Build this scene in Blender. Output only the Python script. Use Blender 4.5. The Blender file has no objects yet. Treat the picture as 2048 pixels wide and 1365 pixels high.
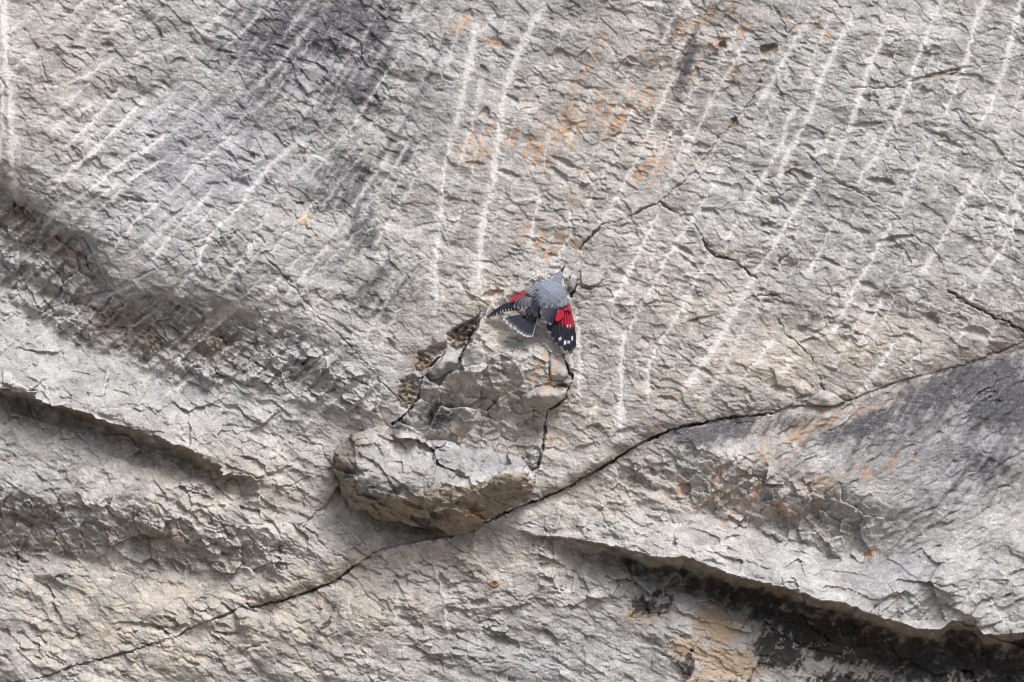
import bpy, math, random
import numpy as np
from mathutils import Vector

# ------------------------------------------------------------------ camera, sky, sun, exposure
scene = bpy.context.scene
COL = scene.collection
S = 0.001                 # one photograph pixel on the rock plane = 1 mm
CX, CY, ZC = 1024.0, 682.5, 1.75
def W(px, py, h=0.0):     # point of the rock plane (right, down, out of the wall) -> world
    return ((px - CX) * S, -h * S, (CY - py) * S + ZC)

cam_d = bpy.data.cameras.new('camera'); cam = bpy.data.objects.new('camera', cam_d); COL.objects.link(cam)
cam.location = (0, -14.0, ZC); cam.rotation_euler = (math.radians(90), 0, 0)
cam_d.sensor_width = 36.0; cam_d.lens = 36.0 * 14.0 / 2.048
cam_d.clip_start = 0.1; cam_d.clip_end = 500
scene.camera = cam

SUN_EL, SUN_AZ = math.radians(50), math.radians(26)    # azimuth: to the right of the camera axis
world = bpy.data.worlds.new('World'); scene.world = world; world.use_nodes = True
wn = world.node_tree.nodes; wl = world.node_tree.links
bg = wn['Background']; bg.inputs['Strength'].default_value = 0.068
sky = wn.new('ShaderNodeTexSky'); sky.sky_type = 'NISHITA'; sky.sun_disc = False
sky.sun_elevation = SUN_EL; sky.sun_rotation = math.pi - SUN_AZ
sky.air_density = 1.0; sky.dust_density = 4.0; sky.ozone_density = 1.0
wl.new(sky.outputs['Color'], bg.inputs['Color'])
sd = bpy.data.lights.new('sun', 'SUN'); sd.energy = 1.4; sd.angle = math.radians(22); sd.color = (1.0, 0.99, 0.98)
sun = bpy.data.objects.new('sun', sd); COL.objects.link(sun)
dirv = Vector((math.sin(SUN_AZ) * math.cos(SUN_EL), -math.cos(SUN_AZ) * math.cos(SUN_EL), math.sin(SUN_EL)))
sun.rotation_euler = dirv.to_track_quat('Z', 'Y').to_euler()
sun.location = dirv * 20
vs = scene.view_settings
vs.view_transform = 'Standard'; vs.look = 'None'; vs.gamma = 1.0; vs.use_curve_mapping = False
scene.cycles.use_denoising = True; scene.cycles.filter_width = 0.9
vs.exposure = 1.06

# ------------------------------------------------------------------ numpy noise
f32 = np.float32
class Tab:
    def __init__(self, seed):
        r = np.random.RandomState(seed)
        self.a = r.rand(6, 256, 256).astype(f32)
        g = r.rand(256, 256) * 2 * np.pi
        self.gx = np.cos(g).astype(f32); self.gy = np.sin(g).astype(f32)
_T = {}
def tab(seed):
    if seed not in _T: _T[seed] = Tab(seed)
    return _T[seed]
def perlin(x, y, seed=0):
    t = tab(seed)
    xf = np.floor(x); yf = np.floor(y)
    xi = xf.astype(np.int32); yi = yf.astype(np.int32)
    fx = (x - xf).astype(f32); fy = (y - yf).astype(f32)
    u = fx * fx * fx * (fx * (fx * 6 - 15) + 10); v = fy * fy * fy * (fy * (fy * 6 - 15) + 10)
    def g(ix, iy, dx, dy):
        ix = ix & 255; iy = iy & 255
        return t.gx[iy, ix] * dx + t.gy[iy, ix] * dy
    a = g(xi, yi, fx, fy); b = g(xi + 1, yi, fx - 1, fy)
    c = g(xi, yi + 1, fx, fy - 1); d = g(xi + 1, yi + 1, fx - 1, fy - 1)
    ab = a + u * (b - a); cd = c + u * (d - c)
    return (ab + v * (cd - ab)) * f32(1.5)
def fbm(x, y, seed=0, octaves=4, gain=0.5):
    s = 0; a = 1.0; n = 0
    for o in range(octaves):
        s = s + a * perlin(x * (2.03 ** o) + 17.3 * o, y * (2.03 ** o) + 9.1 * o, seed + o); n += a; a *= gain
    return s / n * f32(1.4)
def voronoi(x, y, seed=0, want_edge=False):
    t = tab(seed)
    xi = np.floor(x).astype(np.int32); yi = np.floor(y).astype(np.int32)
    best = np.full(x.shape, 9.0, f32); sec = np.full(x.shape, 9.0, f32)
    bx = np.zeros(x.shape, f32); by = np.zeros(x.shape, f32); bi = np.zeros(x.shape, np.int32)
    for j in (-1, 0, 1):
        for i in (-1, 0, 1):
            cx = xi + i; cy = yi + j
            k = (cy & 255) * 256 + (cx & 255)
            dx = (x - cx - t.a[0].ravel()[k]).astype(f32); dy = (y - cy - t.a[1].ravel()[k]).astype(f32)
            d = dx * dx + dy * dy
            m = d < best
            if want_edge: sec = np.where(m, best, np.minimum(sec, d))
            best = np.where(m, d, best); bx = np.where(m, dx, bx); by = np.where(m, dy, by); bi = np.where(m, k, bi)
    if want_edge: return bx, by, bi, np.sqrt(sec) - np.sqrt(best)
    return bx, by, bi
def sstep(a, b, x):
    t = np.clip((x - a) / (b - a), 0, 1); return t * t * (3 - 2 * t)

def tin(x, y, scale, theta=0.0, aspect=1.3, seed=0, warp=0.22):
    """broken stone: flat triangular facets that meet in sharp edges, heights about -1 to 1"""
    c, s = math.cos(math.radians(theta)), math.sin(math.radians(theta))
    u = (c * x + s * y) / (scale * aspect); v = (-s * x + c * y) / scale
    w = perlin(u * .9 + 3, v * .9, seed + 1); w2 = perlin(u * .9 + 40, v * .9 + 8, seed + 2)
    u = u + warp * 1.6 * w; v = v + warp * 1.6 * w2
    u = u + 0.5 * v
    ui = np.floor(u).astype(np.int32); vi = np.floor(v).astype(np.int32); fu = (u - ui).astype(f32); fv = (v - vi).astype(f32)
    t = tab(seed).a[0]
    g = lambda i, j: t[j & 255, i & 255]
    b, cc = g(ui + 1, vi), g(ui, vi + 1)
    lo = fu + fv < 1
    a = np.where(lo, g(ui, vi), g(ui + 1, vi + 1))
    p = np.where(lo, fu, 1 - fv); q = np.where(lo, fv, 1 - fu)
    return (a + p * (b - a) + q * (cc - a)) * 2 - 1

def flakes(x, y, scale, aspect, theta, seed, slope, warp=0.24, fine=0.07):
    """chipped stone: every cell is a little tilted plate that rises downwards and breaks off at its lower edge"""
    c, s = math.cos(math.radians(theta)), math.sin(math.radians(theta))
    u = c * x + s * y; v = -s * x + c * y
    k = 1.0 / (scale * 1.1)
    w1 = perlin(x * k, y * k, seed + 1); w2 = perlin(x * k + 31, y * k + 7, seed + 2)
    w3 = perlin(x * k * 4, y * k * 4, seed + 3); w4 = perlin(x * k * 4 + 5, y * k * 4 + 50, seed + 4)
    u = u + scale * (warp * w1 + fine * w3) * aspect; v = v + scale * (warp * w2 + fine * w4)
    dx, dy, ci = voronoi(u / (scale * aspect), v / scale, seed)
    t = tab(seed)
    r1 = t.a[2].ravel()[ci]; r2 = t.a[3].ravel()[ci]; r3 = t.a[4].ravel()[ci]
    sl = slope * (0.05 + 3.6 * r1 ** 6)
    r4 = t.a[5].ravel()[ci] * 2 * np.pi
    tilt = 0.55 * slope * (np.cos(r4) * dx + np.sin(r4) * dy) * scale
    return sl * scale * (dy + (r2 - 0.5) * 1.1 * dx - 0.35 * (dx * dx + dy * dy)) + tilt + (r3 - 0.5) * 0.12 * slope * scale

def shards(x, y, scale, aspect, theta, seed, slope, step=0.12):
    """shattered stone: blocks broken at all angles, each a flat face with its own tilt"""
    c, s = math.cos(math.radians(theta)), math.sin(math.radians(theta))
    u = c * x + s * y; v = -s * x + c * y
    k = 1.0 / scale
    u = u + .16 * scale * perlin(x * k, y * k, seed + 1) + .04 * scale * perlin(x * k * 5, y * k * 5, seed + 3); v = v + .16 * scale * perlin(x * k + 9, y * k, seed + 2) + .04 * scale * perlin(x * k * 5, y * k * 5 + 7, seed + 3)
    dx, dy, ci = voronoi(u / (scale * aspect), v / scale, seed)
    t = tab(seed); r = t.a[2].ravel()[ci] * 2 * np.pi; m = .35 + t.a[3].ravel()[ci]
    return scale * (slope * m * (np.cos(r) * dx + np.sin(r) * dy) + step * (t.a[4].ravel()[ci] - .5))

# ------------------------------------------------------------------ traced lines of the rock
P = np.array
C1 = P([(-4000,1900),(-300,1440),(98,1353),(141,1335),(190,1323),(253,1307),(309,1288),(345,1279),(383,1256),(454,1231),(482,1212),(499,1217),
  (548,1207),(619,1184),(675,1159),(705,1136),(750,1106),(796,1094),(831,1086),(898,1075),(951,1057),(996,1034),(1032,1017),
  (1084,997),(1148,969),(1162,959),(1200,938),(1243,911),(1285,885),(1348,858),(1425,842),(1489,832),(1541,827),(1577,813),
  (1668,813),(1700,800),(1735,786),(1780,769),(1816,758),(1858,746),(1896,737),(1946,725),(1995,704),(2048,683),(2300,600),(6000,-400)], float)
L3 = P([(-4000,600),(-100,752),(0,775),(60,790),(110,806),(170,820),(230,848),(330,880),(390,908),(450,942),(515,966),(600,985),(660,1010),(700,1060),(745,1110),(6000,1110)], float)
L4 = P([(-4000,-800),(960,1020),(985,1036),(1070,1070),(1137,1075),(1207,1089),(1271,1096),(1299,1112),(1348,1117),(1369,1117),(1411,1131),(1453,1143),
  (1499,1156),(1559,1170),(1622,1187),(1693,1207),(1752,1228),(1823,1251),(1875,1258),(1900,1236),(1946,1240),(1963,1270),(2048,1258),(2200,1300),(6000,2400)], float)
def lin(poly, x): return np.interp(x, poly[:, 0], poly[:, 1])

def sample(poly, hs, step=28.0):
    """points along a polyline with heights (one height, or one per vertex)"""
    poly = [tuple(p) for p in poly]
    if np.isscalar(hs): hs = [hs] * len(poly)
    out = []
    for (a, b, ha, hb) in zip(poly[:-1], poly[1:], hs[:-1], hs[1:]):
        L = math.hypot(b[0] - a[0], b[1] - a[1]); n = max(1, int(L / step))
        for i in range(n):
            t = i / n; out.append((a[0] + (b[0] - a[0]) * t, a[1] + (b[1] - a[1]) * t, ha + (hb - ha) * t))
    out.append((*poly[-1], hs[-1]))
    return out
def rbf(ctrl):
    c = P(ctrl, float); n = len(c)
    # merge near-duplicates
    keep = []
    for i in range(n):
        if all((c[i, 0] - c[j, 0]) ** 2 + (c[i, 1] - c[j, 1]) ** 2 > 30 for j in keep): keep.append(i)
    c = c[keep]; n = len(c)
    d = np.sqrt((c[:, None, 0] - c[None, :, 0]) ** 2 + (c[:, None, 1] - c[None, :, 1]) ** 2)
    A = np.zeros((n + 1, n + 1)); A[:n, :n] = d; A[n, :n] = 1; A[:n, n] = 1
    b = np.zeros(n + 1); b[:n] = c[:, 2]
    w = np.linalg.solve(A, b)
    def f(x, y):
        o = np.full(x.shape, w[n], np.float32)
        for i in range(n):
            o += f32(w[i]) * np.sqrt((x - f32(c[i, 0])) ** 2 + (y - f32(c[i, 1])) ** 2)
        return o
    return f
def coarse(f, xs, ys, step=7.0):
    """evaluate f on a coarse grid over the frame and resample bilinearly"""
    x0, x1, y0, y1 = xs.min(), xs.max(), ys.min(), ys.max()
    gx = np.concatenate([np.linspace(x0, -160, 12)[:-1], np.arange(-160, 2210, step), np.linspace(2210, x1, 12)]) if x0 < -200 else np.arange(x0 - step, x1 + 2 * step, step)
    gy = np.concatenate([np.linspace(y0, -160, 12)[:-1], np.arange(-160, 1530, step), np.linspace(1530, y1, 12)]) if y0 < -200 else np.arange(y0 - step, y1 + 2 * step, step)
    GX, GY = np.meshgrid(gx.astype(f32), gy.astype(f32)); G = f(GX, GY)
    ix = np.clip(np.searchsorted(gx, xs, 'right') - 1, 0, len(gx) - 2); tx = ((xs - gx[ix]) / (gx[ix + 1] - gx[ix])).astype(f32)
    iy = np.clip(np.searchsorted(gy, ys, 'right') - 1, 0, len(gy) - 2); ty = ((ys - gy[iy]) / (gy[iy + 1] - gy[iy])).astype(f32)
    R = G[:, ix] * (1 - tx) + G[:, ix + 1] * tx
    return R[iy] * (1 - ty)[:, None] + R[iy + 1] * ty[:, None]

def seg_dist(xs, ys, poly, reach, jit=0.0, seed=3, width=None):
    """distance field to a polyline (inside reach, else large), computed in windows; returns d and side (+ = below/right)"""
    D = np.full((len(ys), len(xs)), 1e6, f32); T = np.zeros(D.shape, f32)
    poly = P(poly, float); L = 0.0
    tot = np.hypot(*(poly[1:] - poly[:-1]).T).sum()
    for a, b in zip(poly[:-1], poly[1:]):
        ln = math.hypot(*(b - a)); lo = np.minimum(a, b) - reach; hi = np.maximum(a, b) + reach
        i0, i1 = np.searchsorted(xs, lo[0]), np.searchsorted(xs, hi[0]); j0, j1 = np.searchsorted(ys, lo[1]), np.searchsorted(ys, hi[1])
        if i1 <= i0 or j1 <= j0: L += ln; continue
        X, Y = np.meshgrid(xs[i0:i1], ys[j0:j1])
        if jit:
            X = X + jit * perlin(X / 14, Y / 14, seed) + 0.5 * jit * perlin(X / 5, Y / 5, seed + 1)
            Y = Y + jit * perlin(X / 14 + 40, Y / 14, seed) + 0.5 * jit * perlin(X / 5 + 9, Y / 5, seed + 1)
        t = np.clip(((X - a[0]) * (b[0] - a[0]) + (Y - a[1]) * (b[1] - a[1])) / (ln * ln + 1e-9), 0, 1)
        d = np.hypot(X - a[0] - t * (b[0] - a[0]), Y - a[1] - t * (b[1] - a[1])).astype(f32)
        win = D[j0:j1, i0:i1]; m = d < win
        win[m] = d[m]; T[j0:j1, i0:i1][m] = ((L + t * ln) / tot)[m]
        L += ln
    return D, T
def poly_sd(X, Y, poly):
    """signed distance to a closed polygon (+ inside)"""
    poly = P(poly, float); n = len(poly); D = np.full(X.shape, 1e9, f32); ins = np.zeros(X.shape, bool)
    for i in range(n):
        a, b = poly[i], poly[(i + 1) % n]
        l2 = ((b - a) ** 2).sum() + 1e-9
        t = np.clip(((X - a[0]) * (b[0] - a[0]) + (Y - a[1]) * (b[1] - a[1])) / l2, 0, 1)
        D = np.minimum(D, np.hypot(X - a[0] - t * (b[0] - a[0]), Y - a[1] - t * (b[1] - a[1])))
        if a[1] != b[1]:
            cr = ((a[1] > Y) != (b[1] > Y)) & (X < (b[0] - a[0]) * (Y - a[1]) / (b[1] - a[1]) + a[0])
            ins ^= cr
    return np.where(ins, D, -D)

# ------------------------------------------------------------------ control heights of each rock region
def off(poly, x0, x1, dy, hs, step=60):
    xs = np.arange(x0, x1 + 1, step)
    ws = np.interp(xs, [p[0] for p in dy], [p[1] for p in dy]) if not np.isscalar(dy) else np.full(len(xs), dy)
    hh = np.interp(xs, [p[0] for p in hs], [p[1] for p in hs]) if not np.isscalar(hs) else np.full(len(xs), hs)
    return [(x, lin(poly, x) + w, h) for x, w, h in zip(xs, ws, hh)]
FAR = [(-2500,-2500,0),(0,-2500,0),(2500,-2500,0),(4500,-2500,0),(-2500,0,0),(4500,0,0)]
R1c = FAR + [(300,-100,4),(900,-100,0),(1500,-100,6),(2100,-100,0),(300,200,0),(600,150,10),(600,420,0),(760,300,-8),(900,200,2),(870,480,2),(1150,330,-6),(1300,120,6),(1500,300,0),(1700,200,8),
  (2000,200,0),(1480,620,2),(1900,470,8),(1750,600,-4),(1400,760,6),(1240,560,0),(1180,700,-6),(1120,880,-14),(1200,830,6),(930,620,6),(860,680,0),(800,740,-8),(-300,250,10),(2300,500,0)]
R1c += sample([(-300,280),(-100,330),(0,362),(70,415),(115,455),(165,470),(195,515),(235,585),(330,590),(430,602),(560,640),(690,695),(760,765)], [14,14,14,14,12,12,14,12,14,12,10,6,-2])
R1c += sample([(-300,296),(-100,348),(0,380),(66,432),(110,472),(158,488),(185,530),(228,602),(330,606),(430,618),(560,654)], [-18,-18,-18,-18,-18,-18,-16,-14,-12,-8,-4])
R1c += sample([(-300,350),(-60,405),(0,425),(55,478),(100,520),(150,545),(200,600)], [-44,-44,-44,-46,-46,-44,-34])
R1c += sample([(-300,500),(-100,560),(0,590),(60,640),(110,690),(250,740),(330,775),(440,790),(560,805),(650,830),(730,850)], [-86,-84,-80,-76,-72,-66,-60,-52,-42,-30,-20])
R1c += off(L3, -300, 515, -4, [(-300,36),(0,34),(200,32),(400,18),(515,-14)], 30)
R1c += [(600,900,-22),(640,960,-24),(660,1000,-26),(700,900,-26),(800,880,-26),(870,930,-24),(960,930,-22),(1040,950,-12),(760,1020,-90),(800,1040,-100),(840,1055,-100),(890,1060,-60),(720,1020,-60),(690,1040,-40),(760,1075,-40),(900,1085,-26)]
R1c += off(C1, 1000, 2300, -20, [(1000,4),(1100,14),(1300,14),(1600,10),(2300,12)], 50) + off(C1, 1000, 2300, 0, [(1000,-12),(1300,-4),(1400,0),(2300,2)], 50)
R2c = off(L3, -300, 515, [(-300,30),(60,20),(200,26),(330,32),(450,30),(515,4)], [(-300,-100),(0,-98),(330,-96),(450,-70),(515,-22)], 30) + off(L3, -300, 515, [(-300,56),(60,46),(200,54),(330,60),(450,54),(515,34)], [(-300,-42),(0,-38),(330,-36),(450,-32),(515,-22)], 30) + off(L3, -300, 515, 0, [(-300,34),(0,30),(200,28),(400,14),(515,-14)], 30)
R2c += [(-300,950,-22),(0,930,-22),(200,960,-20),(400,1000,-22),(560,1030,-24),(650,1020,-28),(700,1065,-30),(600,985,-24),(660,1010,-26),(640,1060,-22)]
R2c += sample([(-300,940),(0,985),(100,1000),(250,1000),(330,1020),(460,1055),(545,1082),(580,1095)], [-14,-14,-12,-10,-12,-10,-8,-12])
R2c += sample([(-300,1080),(0,1090),(150,1110),(300,1130),(450,1140),(540,1150)], [-84,-82,-78,-74,-62,-38])
R2c += [(-300,1300,-44),(0,1250,-44),(200,1250,-40),(350,1235,-34),(450,1200,-26),(0,1365,-50)] + off(C1, 100, 480, -8, -34, 60) + off(C1, 500, 740, -22, [(500,-12),(620,-2),(740,-10)], 40) + off(C1, 500, 740, 0, [(500,-30),(620,-26),(740,-28)], 40)
R3c = off(L4, 1075, 2300, [(1075,8),(1200,20),(1300,28),(1500,34),(1700,40),(2000,56),(2300,60)], [(1075,-14),(1150,-46),(1250,-78),(1450,-104),(1800,-112),(2300,-112)], 35) + off(L4, 1100, 2300, [(1100,40),(1200,62),(1300,86),(1500,100),(1700,106),(2300,110)], [(1100,-18),(1250,-42),(1450,-58),(1800,-66),(2300,-70)], 50) + off(L4, 1075, 2300, 1, [(1075,4),(1150,14),(1250,34),(1450,52),(1800,62),(2300,62)], 35)
R3c += off(C1, -300, 1000, 0, [(-300,-40),(400,-38),(620,-34),(800,-30),(1000,-22)], 60) + off(L4, 1250, 2300, 150, [(1250,-36),(1500,-50),(2300,-66)], 80)
R3c += [(1020,1070,-18),(600,1260,-26),(800,1190,-16),(1000,1180,-10),(850,1300,-24),(1000,1290,-30),(1150,1200,-28),(1150,1330,-40),(1350,1320,-46),(300,1360,-36),(600,1400,-36),(1000,1450,-46),(1500,1450,-56),(2100,1500,-80),(0,1600,-50),(-2500,2400,-60),(4500,2400,-90),(1000,2400,-60)]
R4c = off(C1, 1000, 2300, 0, [(1000,-20),(1150,-16),(1400,-6),(1700,-2),(2300,0)], 50) + off(L4, 1000, 2300, 0, [(1000,-20),(1075,2),(1150,14),(1250,34),(1450,52),(1800,62),(2300,62)], 35)
R4c += sample([(1090,1040),(1180,1010),(1250,985),(1330,985),(1390,1010),(1440,1048),(1540,1076),(1640,1108),(1735,1130),(1830,1100)], [-8,-12,-16,-26,-30,-30,-30,-28,-22,-4])
R4c += sample([(1768,1212),(1812,1184),(1884,1160),(1906,1186)], [70,72,72,74]) + sample([(1790,1232),(1830,1243),(1872,1250),(1894,1232)], [40,38,38,44])
R4c += sample([(1300,915),(1400,925),(1500,945),(1600,985),(1700,1010),(1800,1010)], [-2,10,14,14,14,12])
R4c += [(1450,880,2),(1800,880,4),(2048,900,6),(2048,1050,14),(1950,1120,26),(2300,900,10),(4500,900,0),(1750,1170,40),(1600,1140,26)]
BUT = P([(975,618),(1005,590),(1040,572),(1075,556),(1108,545),(1135,556),(1141,591),(1142,640),(1148,700),(1144,757),(1129,794),(1100,816),(1092,844),(1089,874),(1084,905),(1080,940),(1040,960),(940,940),(800,880),(782,852),(815,827),(840,792),(842,759),(870,726),(918,722),(930,700),(952,658)], float)
R6c = sample([(975,618),(1005,590),(1040,572),(1075,556),(1108,545),(1135,556)], [16,12,8,8,10,12]) + sample([(975,618),(952,658),(930,700),(918,722),(870,726)], [34,48,50,38,8])
R6c += sample([(1141,591),(1142,640),(1148,700),(1144,757),(1129,794),(1100,816)], [10,12,12,14,20,14]) + [(1060,645,-14),(1085,655,-12),(1030,668,4),(1010,660,16),(1090,695,24),(1060,690,22),(1040,715,40),(980,710,38),(950,760,28),(1030,765,36),(1080,775,36),(880,780,4),(890,830,-16),(950,810,8),(1000,830,2),(1060,840,-8),(1085,860,-14),(930,880,-26),(1000,890,-26),(1060,910,-22),(800,860,-26),(840,850,-24),(820,830,-14),(1080,940,-18),(840,792,-8)]

STREAKS = [  # (width, strength, points)
 (11,1.0,[(8,-40),(11,0),(17,123),(26,246),(30,369)]),(6,.7,[(7,183),(10,246),(3,306)]),(6,.6,[(165,7),(130,39),(95,53)]),(6,.6,[(246,7),(197,28),(172,67)]),
 (6,.6,[(218,123),(169,155),(123,172),(63,176)]),(6,.6,[(186,207),(148,232),(112,260)]),(7,.8,[(232,190),(197,232),(169,264),(137,290)]),
 (7,.9,[(290,195),(264,225),(225,267),(197,295),(155,334),(105,380)]),(8,.9,[(337,267),(302,292),(243,330),(197,369),(155,401),(105,432),(70,470)]),(6,.8,[(316,327),(267,358),(228,397),(197,422),(169,454)]),
 (7,.7,[(453,281),(387,337),(351,380),(302,422),(267,450),(225,500)]),(8,.9,[(598,288),(548,323),(506,373),(485,408),(436,454),(404,500),(400,524),(370,560),(345,590)]),(6,.7,[(411,397),(365,445),(316,507)]),
 (5,.6,[(63,454),(32,493),(7,514)]),(5,.5,[(120,482),(81,514),(35,556),(0,584)]),(8,.8,[(500,493),(468,542),(443,577)]),(7,.6,[(605,510),(563,549),(527,595)]),(6,.5,[(668,574),(626,612),(580,650)]),
 (5,.6,[(337,598),(295,630),(246,665)]),(5,.6,[(253,595),(169,637),(105,693)]),(5,.6,[(225,588),(116,640),(70,676)]),(5,.6,[(471,616),(411,665),(376,697),(323,756)]),(5,.7,[(548,651),(432,707),(380,756),(334,788)]),
 (5,.6,[(605,668),(520,707),(468,756)]),(5,.8,[(682,693),(633,732),(590,777),(562,799)]),(6,.6,[(700,774),(643,809),(615,844)]),(5,.5,[(520,560),(470,610),(420,640)]),(5,.5,[(640,300),(560,380),(520,450)]),
 (5,.5,[(700,480),(640,540),(600,590)]),(5,.4,[(420,200),(350,260),(300,300)]),(5,.4,[(520,210),(440,270),(400,300)]),
 (7,.7,[(989,28),(961,70)]),(11,1.0,[(951,63),(940,123),(926,186),(914,243)]),(9,.8,[(905,262),(901,292),(891,323),(887,373),(882,422),(877,480),(872,545),(873,615)]),
 (12,1.0,[(1098,0),(1070,39),(1046,88),(1026,134),(1010,176),(1003,229),(995,299),(986,369),(972,415),(966,450),(961,510),(963,575)]),(5,.5,[(1137,46),(1112,88)]),(6,.5,[(1132,155),(1109,197)]),
 (6,.6,[(1098,257),(1088,338)]),(8,.8,[(1078,397),(1070,440),(1062,480)]),(6,.5,[(1285,116),(1257,151),(1239,197),(1218,246),(1204,274),(1183,316),(1165,348),(1148,383)]),(7,.7,[(1141,432),(1141,468),(1122,500)]),
 (7,.7,[(1373,4),(1341,42),(1327,77)]),(8,.8,[(1341,165),(1316,218),(1299,264),(1271,323),(1243,380),(1214,422)]),(6,.6,[(1369,274),(1348,341),(1330,370)]),
 (9,.9,[(1615,39),(1594,74),(1559,134),(1538,172),(1513,218)]),(8,.7,[(1496,74),(1471,120),(1443,169),(1418,211),(1394,260),(1369,316)]),(10,.9,[(1700,42),(1664,109),(1640,165),(1622,225),(1594,278),(1566,323),(1555,376)]),
 (9,.9,[(1594,207),(1566,264)]),(8,.9,[(1562,288),(1534,341),(1520,369)]),(7,.7,[(1545,239),(1517,271)]),(10,.9,[(1770,63),(1745,113),(1728,165),(1714,211),(1696,260),(1671,323)]),(7,.8,[(1668,250),(1647,309)]),
 (9,.9,[(1879,7),(1854,70),(1833,120),(1816,176),(1798,225),(1777,260),(1756,306),(1731,338),(1714,373)]),(8,.9,[(1752,274),(1724,313)]),(9,.9,[(1967,0),(1949,53),(1932,123)]),(8,.7,[(1911,176),(1893,225),(1879,253)]),
 (7,.7,[(1854,299),(1833,341),(1809,401)]),(9,.9,[(2041,0),(2027,63),(2013,120),(1998,165),(1981,211),(1960,246)]),(6,.6,[(1805,281),(1784,309)]),(9,.8,[(1953,352),(1928,394),(1911,429),(1889,468)]),(9,.8,[(2044,404),(2016,468)]),
 (9,.9,[(1629,359),(1608,397),(1580,436),(1555,475)]),(7,.7,[(1510,373),(1489,422),(1460,464)]),(7,.7,[(1432,362),(1401,415),(1359,471)]),(8,.8,[(1791,436),(1766,471)]),(6,.6,[(2043,158),(2034,211),(2016,246)]),
 (8,.8,[(1573,447),(1548,493),(1520,531)]),(7,.7,[(1664,450),(1640,503),(1622,535)]),(9,.9,[(1784,447),(1763,479),(1745,517),(1728,545),(1707,581),(1686,626),(1664,669),(1650,686)]),(9,.8,[(1896,458),(1872,500),(1847,538),(1823,581)]),
 (8,.8,[(2020,461),(2009,493),(1981,531),(1946,588)]),(11,1.0,[(1503,563),(1475,609),(1453,651),(1432,690),(1401,732),(1370,770)]),(8,.7,[(1418,517),(1394,556),(1366,605),(1348,637)]),(7,.8,[(1541,686),(1517,718),(1489,749)]),(7,.7,[(1580,714),(1566,749)]),
 (9,.8,[(1784,693),(1756,735),(1724,778)]),(7,.7,[(1840,697),(1819,739)]),(7,.6,[(1939,637),(1907,700)]),(9,.9,[(1309,440),(1278,503),(1257,545),(1239,581),(1221,598)]),(9,.8,[(1369,461),(1330,521),(1306,570),(1278,616),(1260,661)]),
 (12,1.0,[(1250,669),(1243,721),(1243,827)]),(8,.7,[(1376,598),(1337,658),(1313,693),(1295,739),(1295,792)]),(8,.8,[(1158,658),(1162,739),(1160,780)]),(7,.7,[(968,693),(968,735)]),(6,.7,[(1021,714),(1018,749)]),(7,.6,[(923,556),(926,581)]),
 (6,.5,[(877,1163),(891,1222),(895,1260)]),(6,.4,[(796,1180),(790,1250)]),(5,.4,[(960,1250),(958,1310)]),(5,.4,[(700,1190),(690,1250)]),(6,.5,[(270,985),(262,1010)]),
 (6,.5,[(1700,500),(1680,560)]),(6,.5,[(1460,480),(1440,520)]),(5,.4,[(1200,560),(1190,600)]),(6,.6,[(1700,560),(1690,600)]),(6,.5,[(1620,620),(1600,660)]),(6,.5,[(1950,470),(1935,510)]),
]
def mark_dir(x, y):
    a = np.interp(x, [0, 100, 350, 600, 800, 930, 1000, 1150, 1500, 2050], [46, 38, 44, 50, 58, 74, 78, 66, 64, 66])
    return math.radians(a - (6 if y > 620 and x > 900 else 0) + (4 if y > 560 and x < 800 else 0))
_r = random.Random(11); _pts = [q for st_ in STREAKS for q in st_[2]]
for _ in range(3600):
    x, y = _r.uniform(-20, 2060), _r.uniform(-20, 840)
    if x < 820 and y > 560 + max(0, x) * .36 or x >= 820 and y > lin(C1, x) - 40 or 860 < x < 1180 and y > 500: continue
    L = _r.uniform(110, 420); p = [(x, y)]
    for k in range(int(L / 26)):
        d = mark_dir(x, y) + _r.uniform(-.09, .09); x -= 26 * math.cos(d); y += 26 * math.sin(d); p.append((x, y))
    if any(q[0] < 820 and q[1] > 552 + max(0, q[0]) * .34 for q in p): continue
    if len(p) < 3 or any(min((q[0] - a) ** 2 + (q[1] - b) ** 2 for a, b in _pts) < (15 if q[0] < 830 else 18) ** 2 for q in p): continue
    if y > 860 or (x > 1100 and y > lin(C1, x) - 10): continue
    _pts += p; _pts += [((a[0] + b[0]) / 2, (a[1] + b[1]) / 2) for a, b in zip(p[:-1], p[1:])]
    STREAKS.append((_r.uniform(3.0, 8.0), _r.uniform(.18, .62), p))
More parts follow.
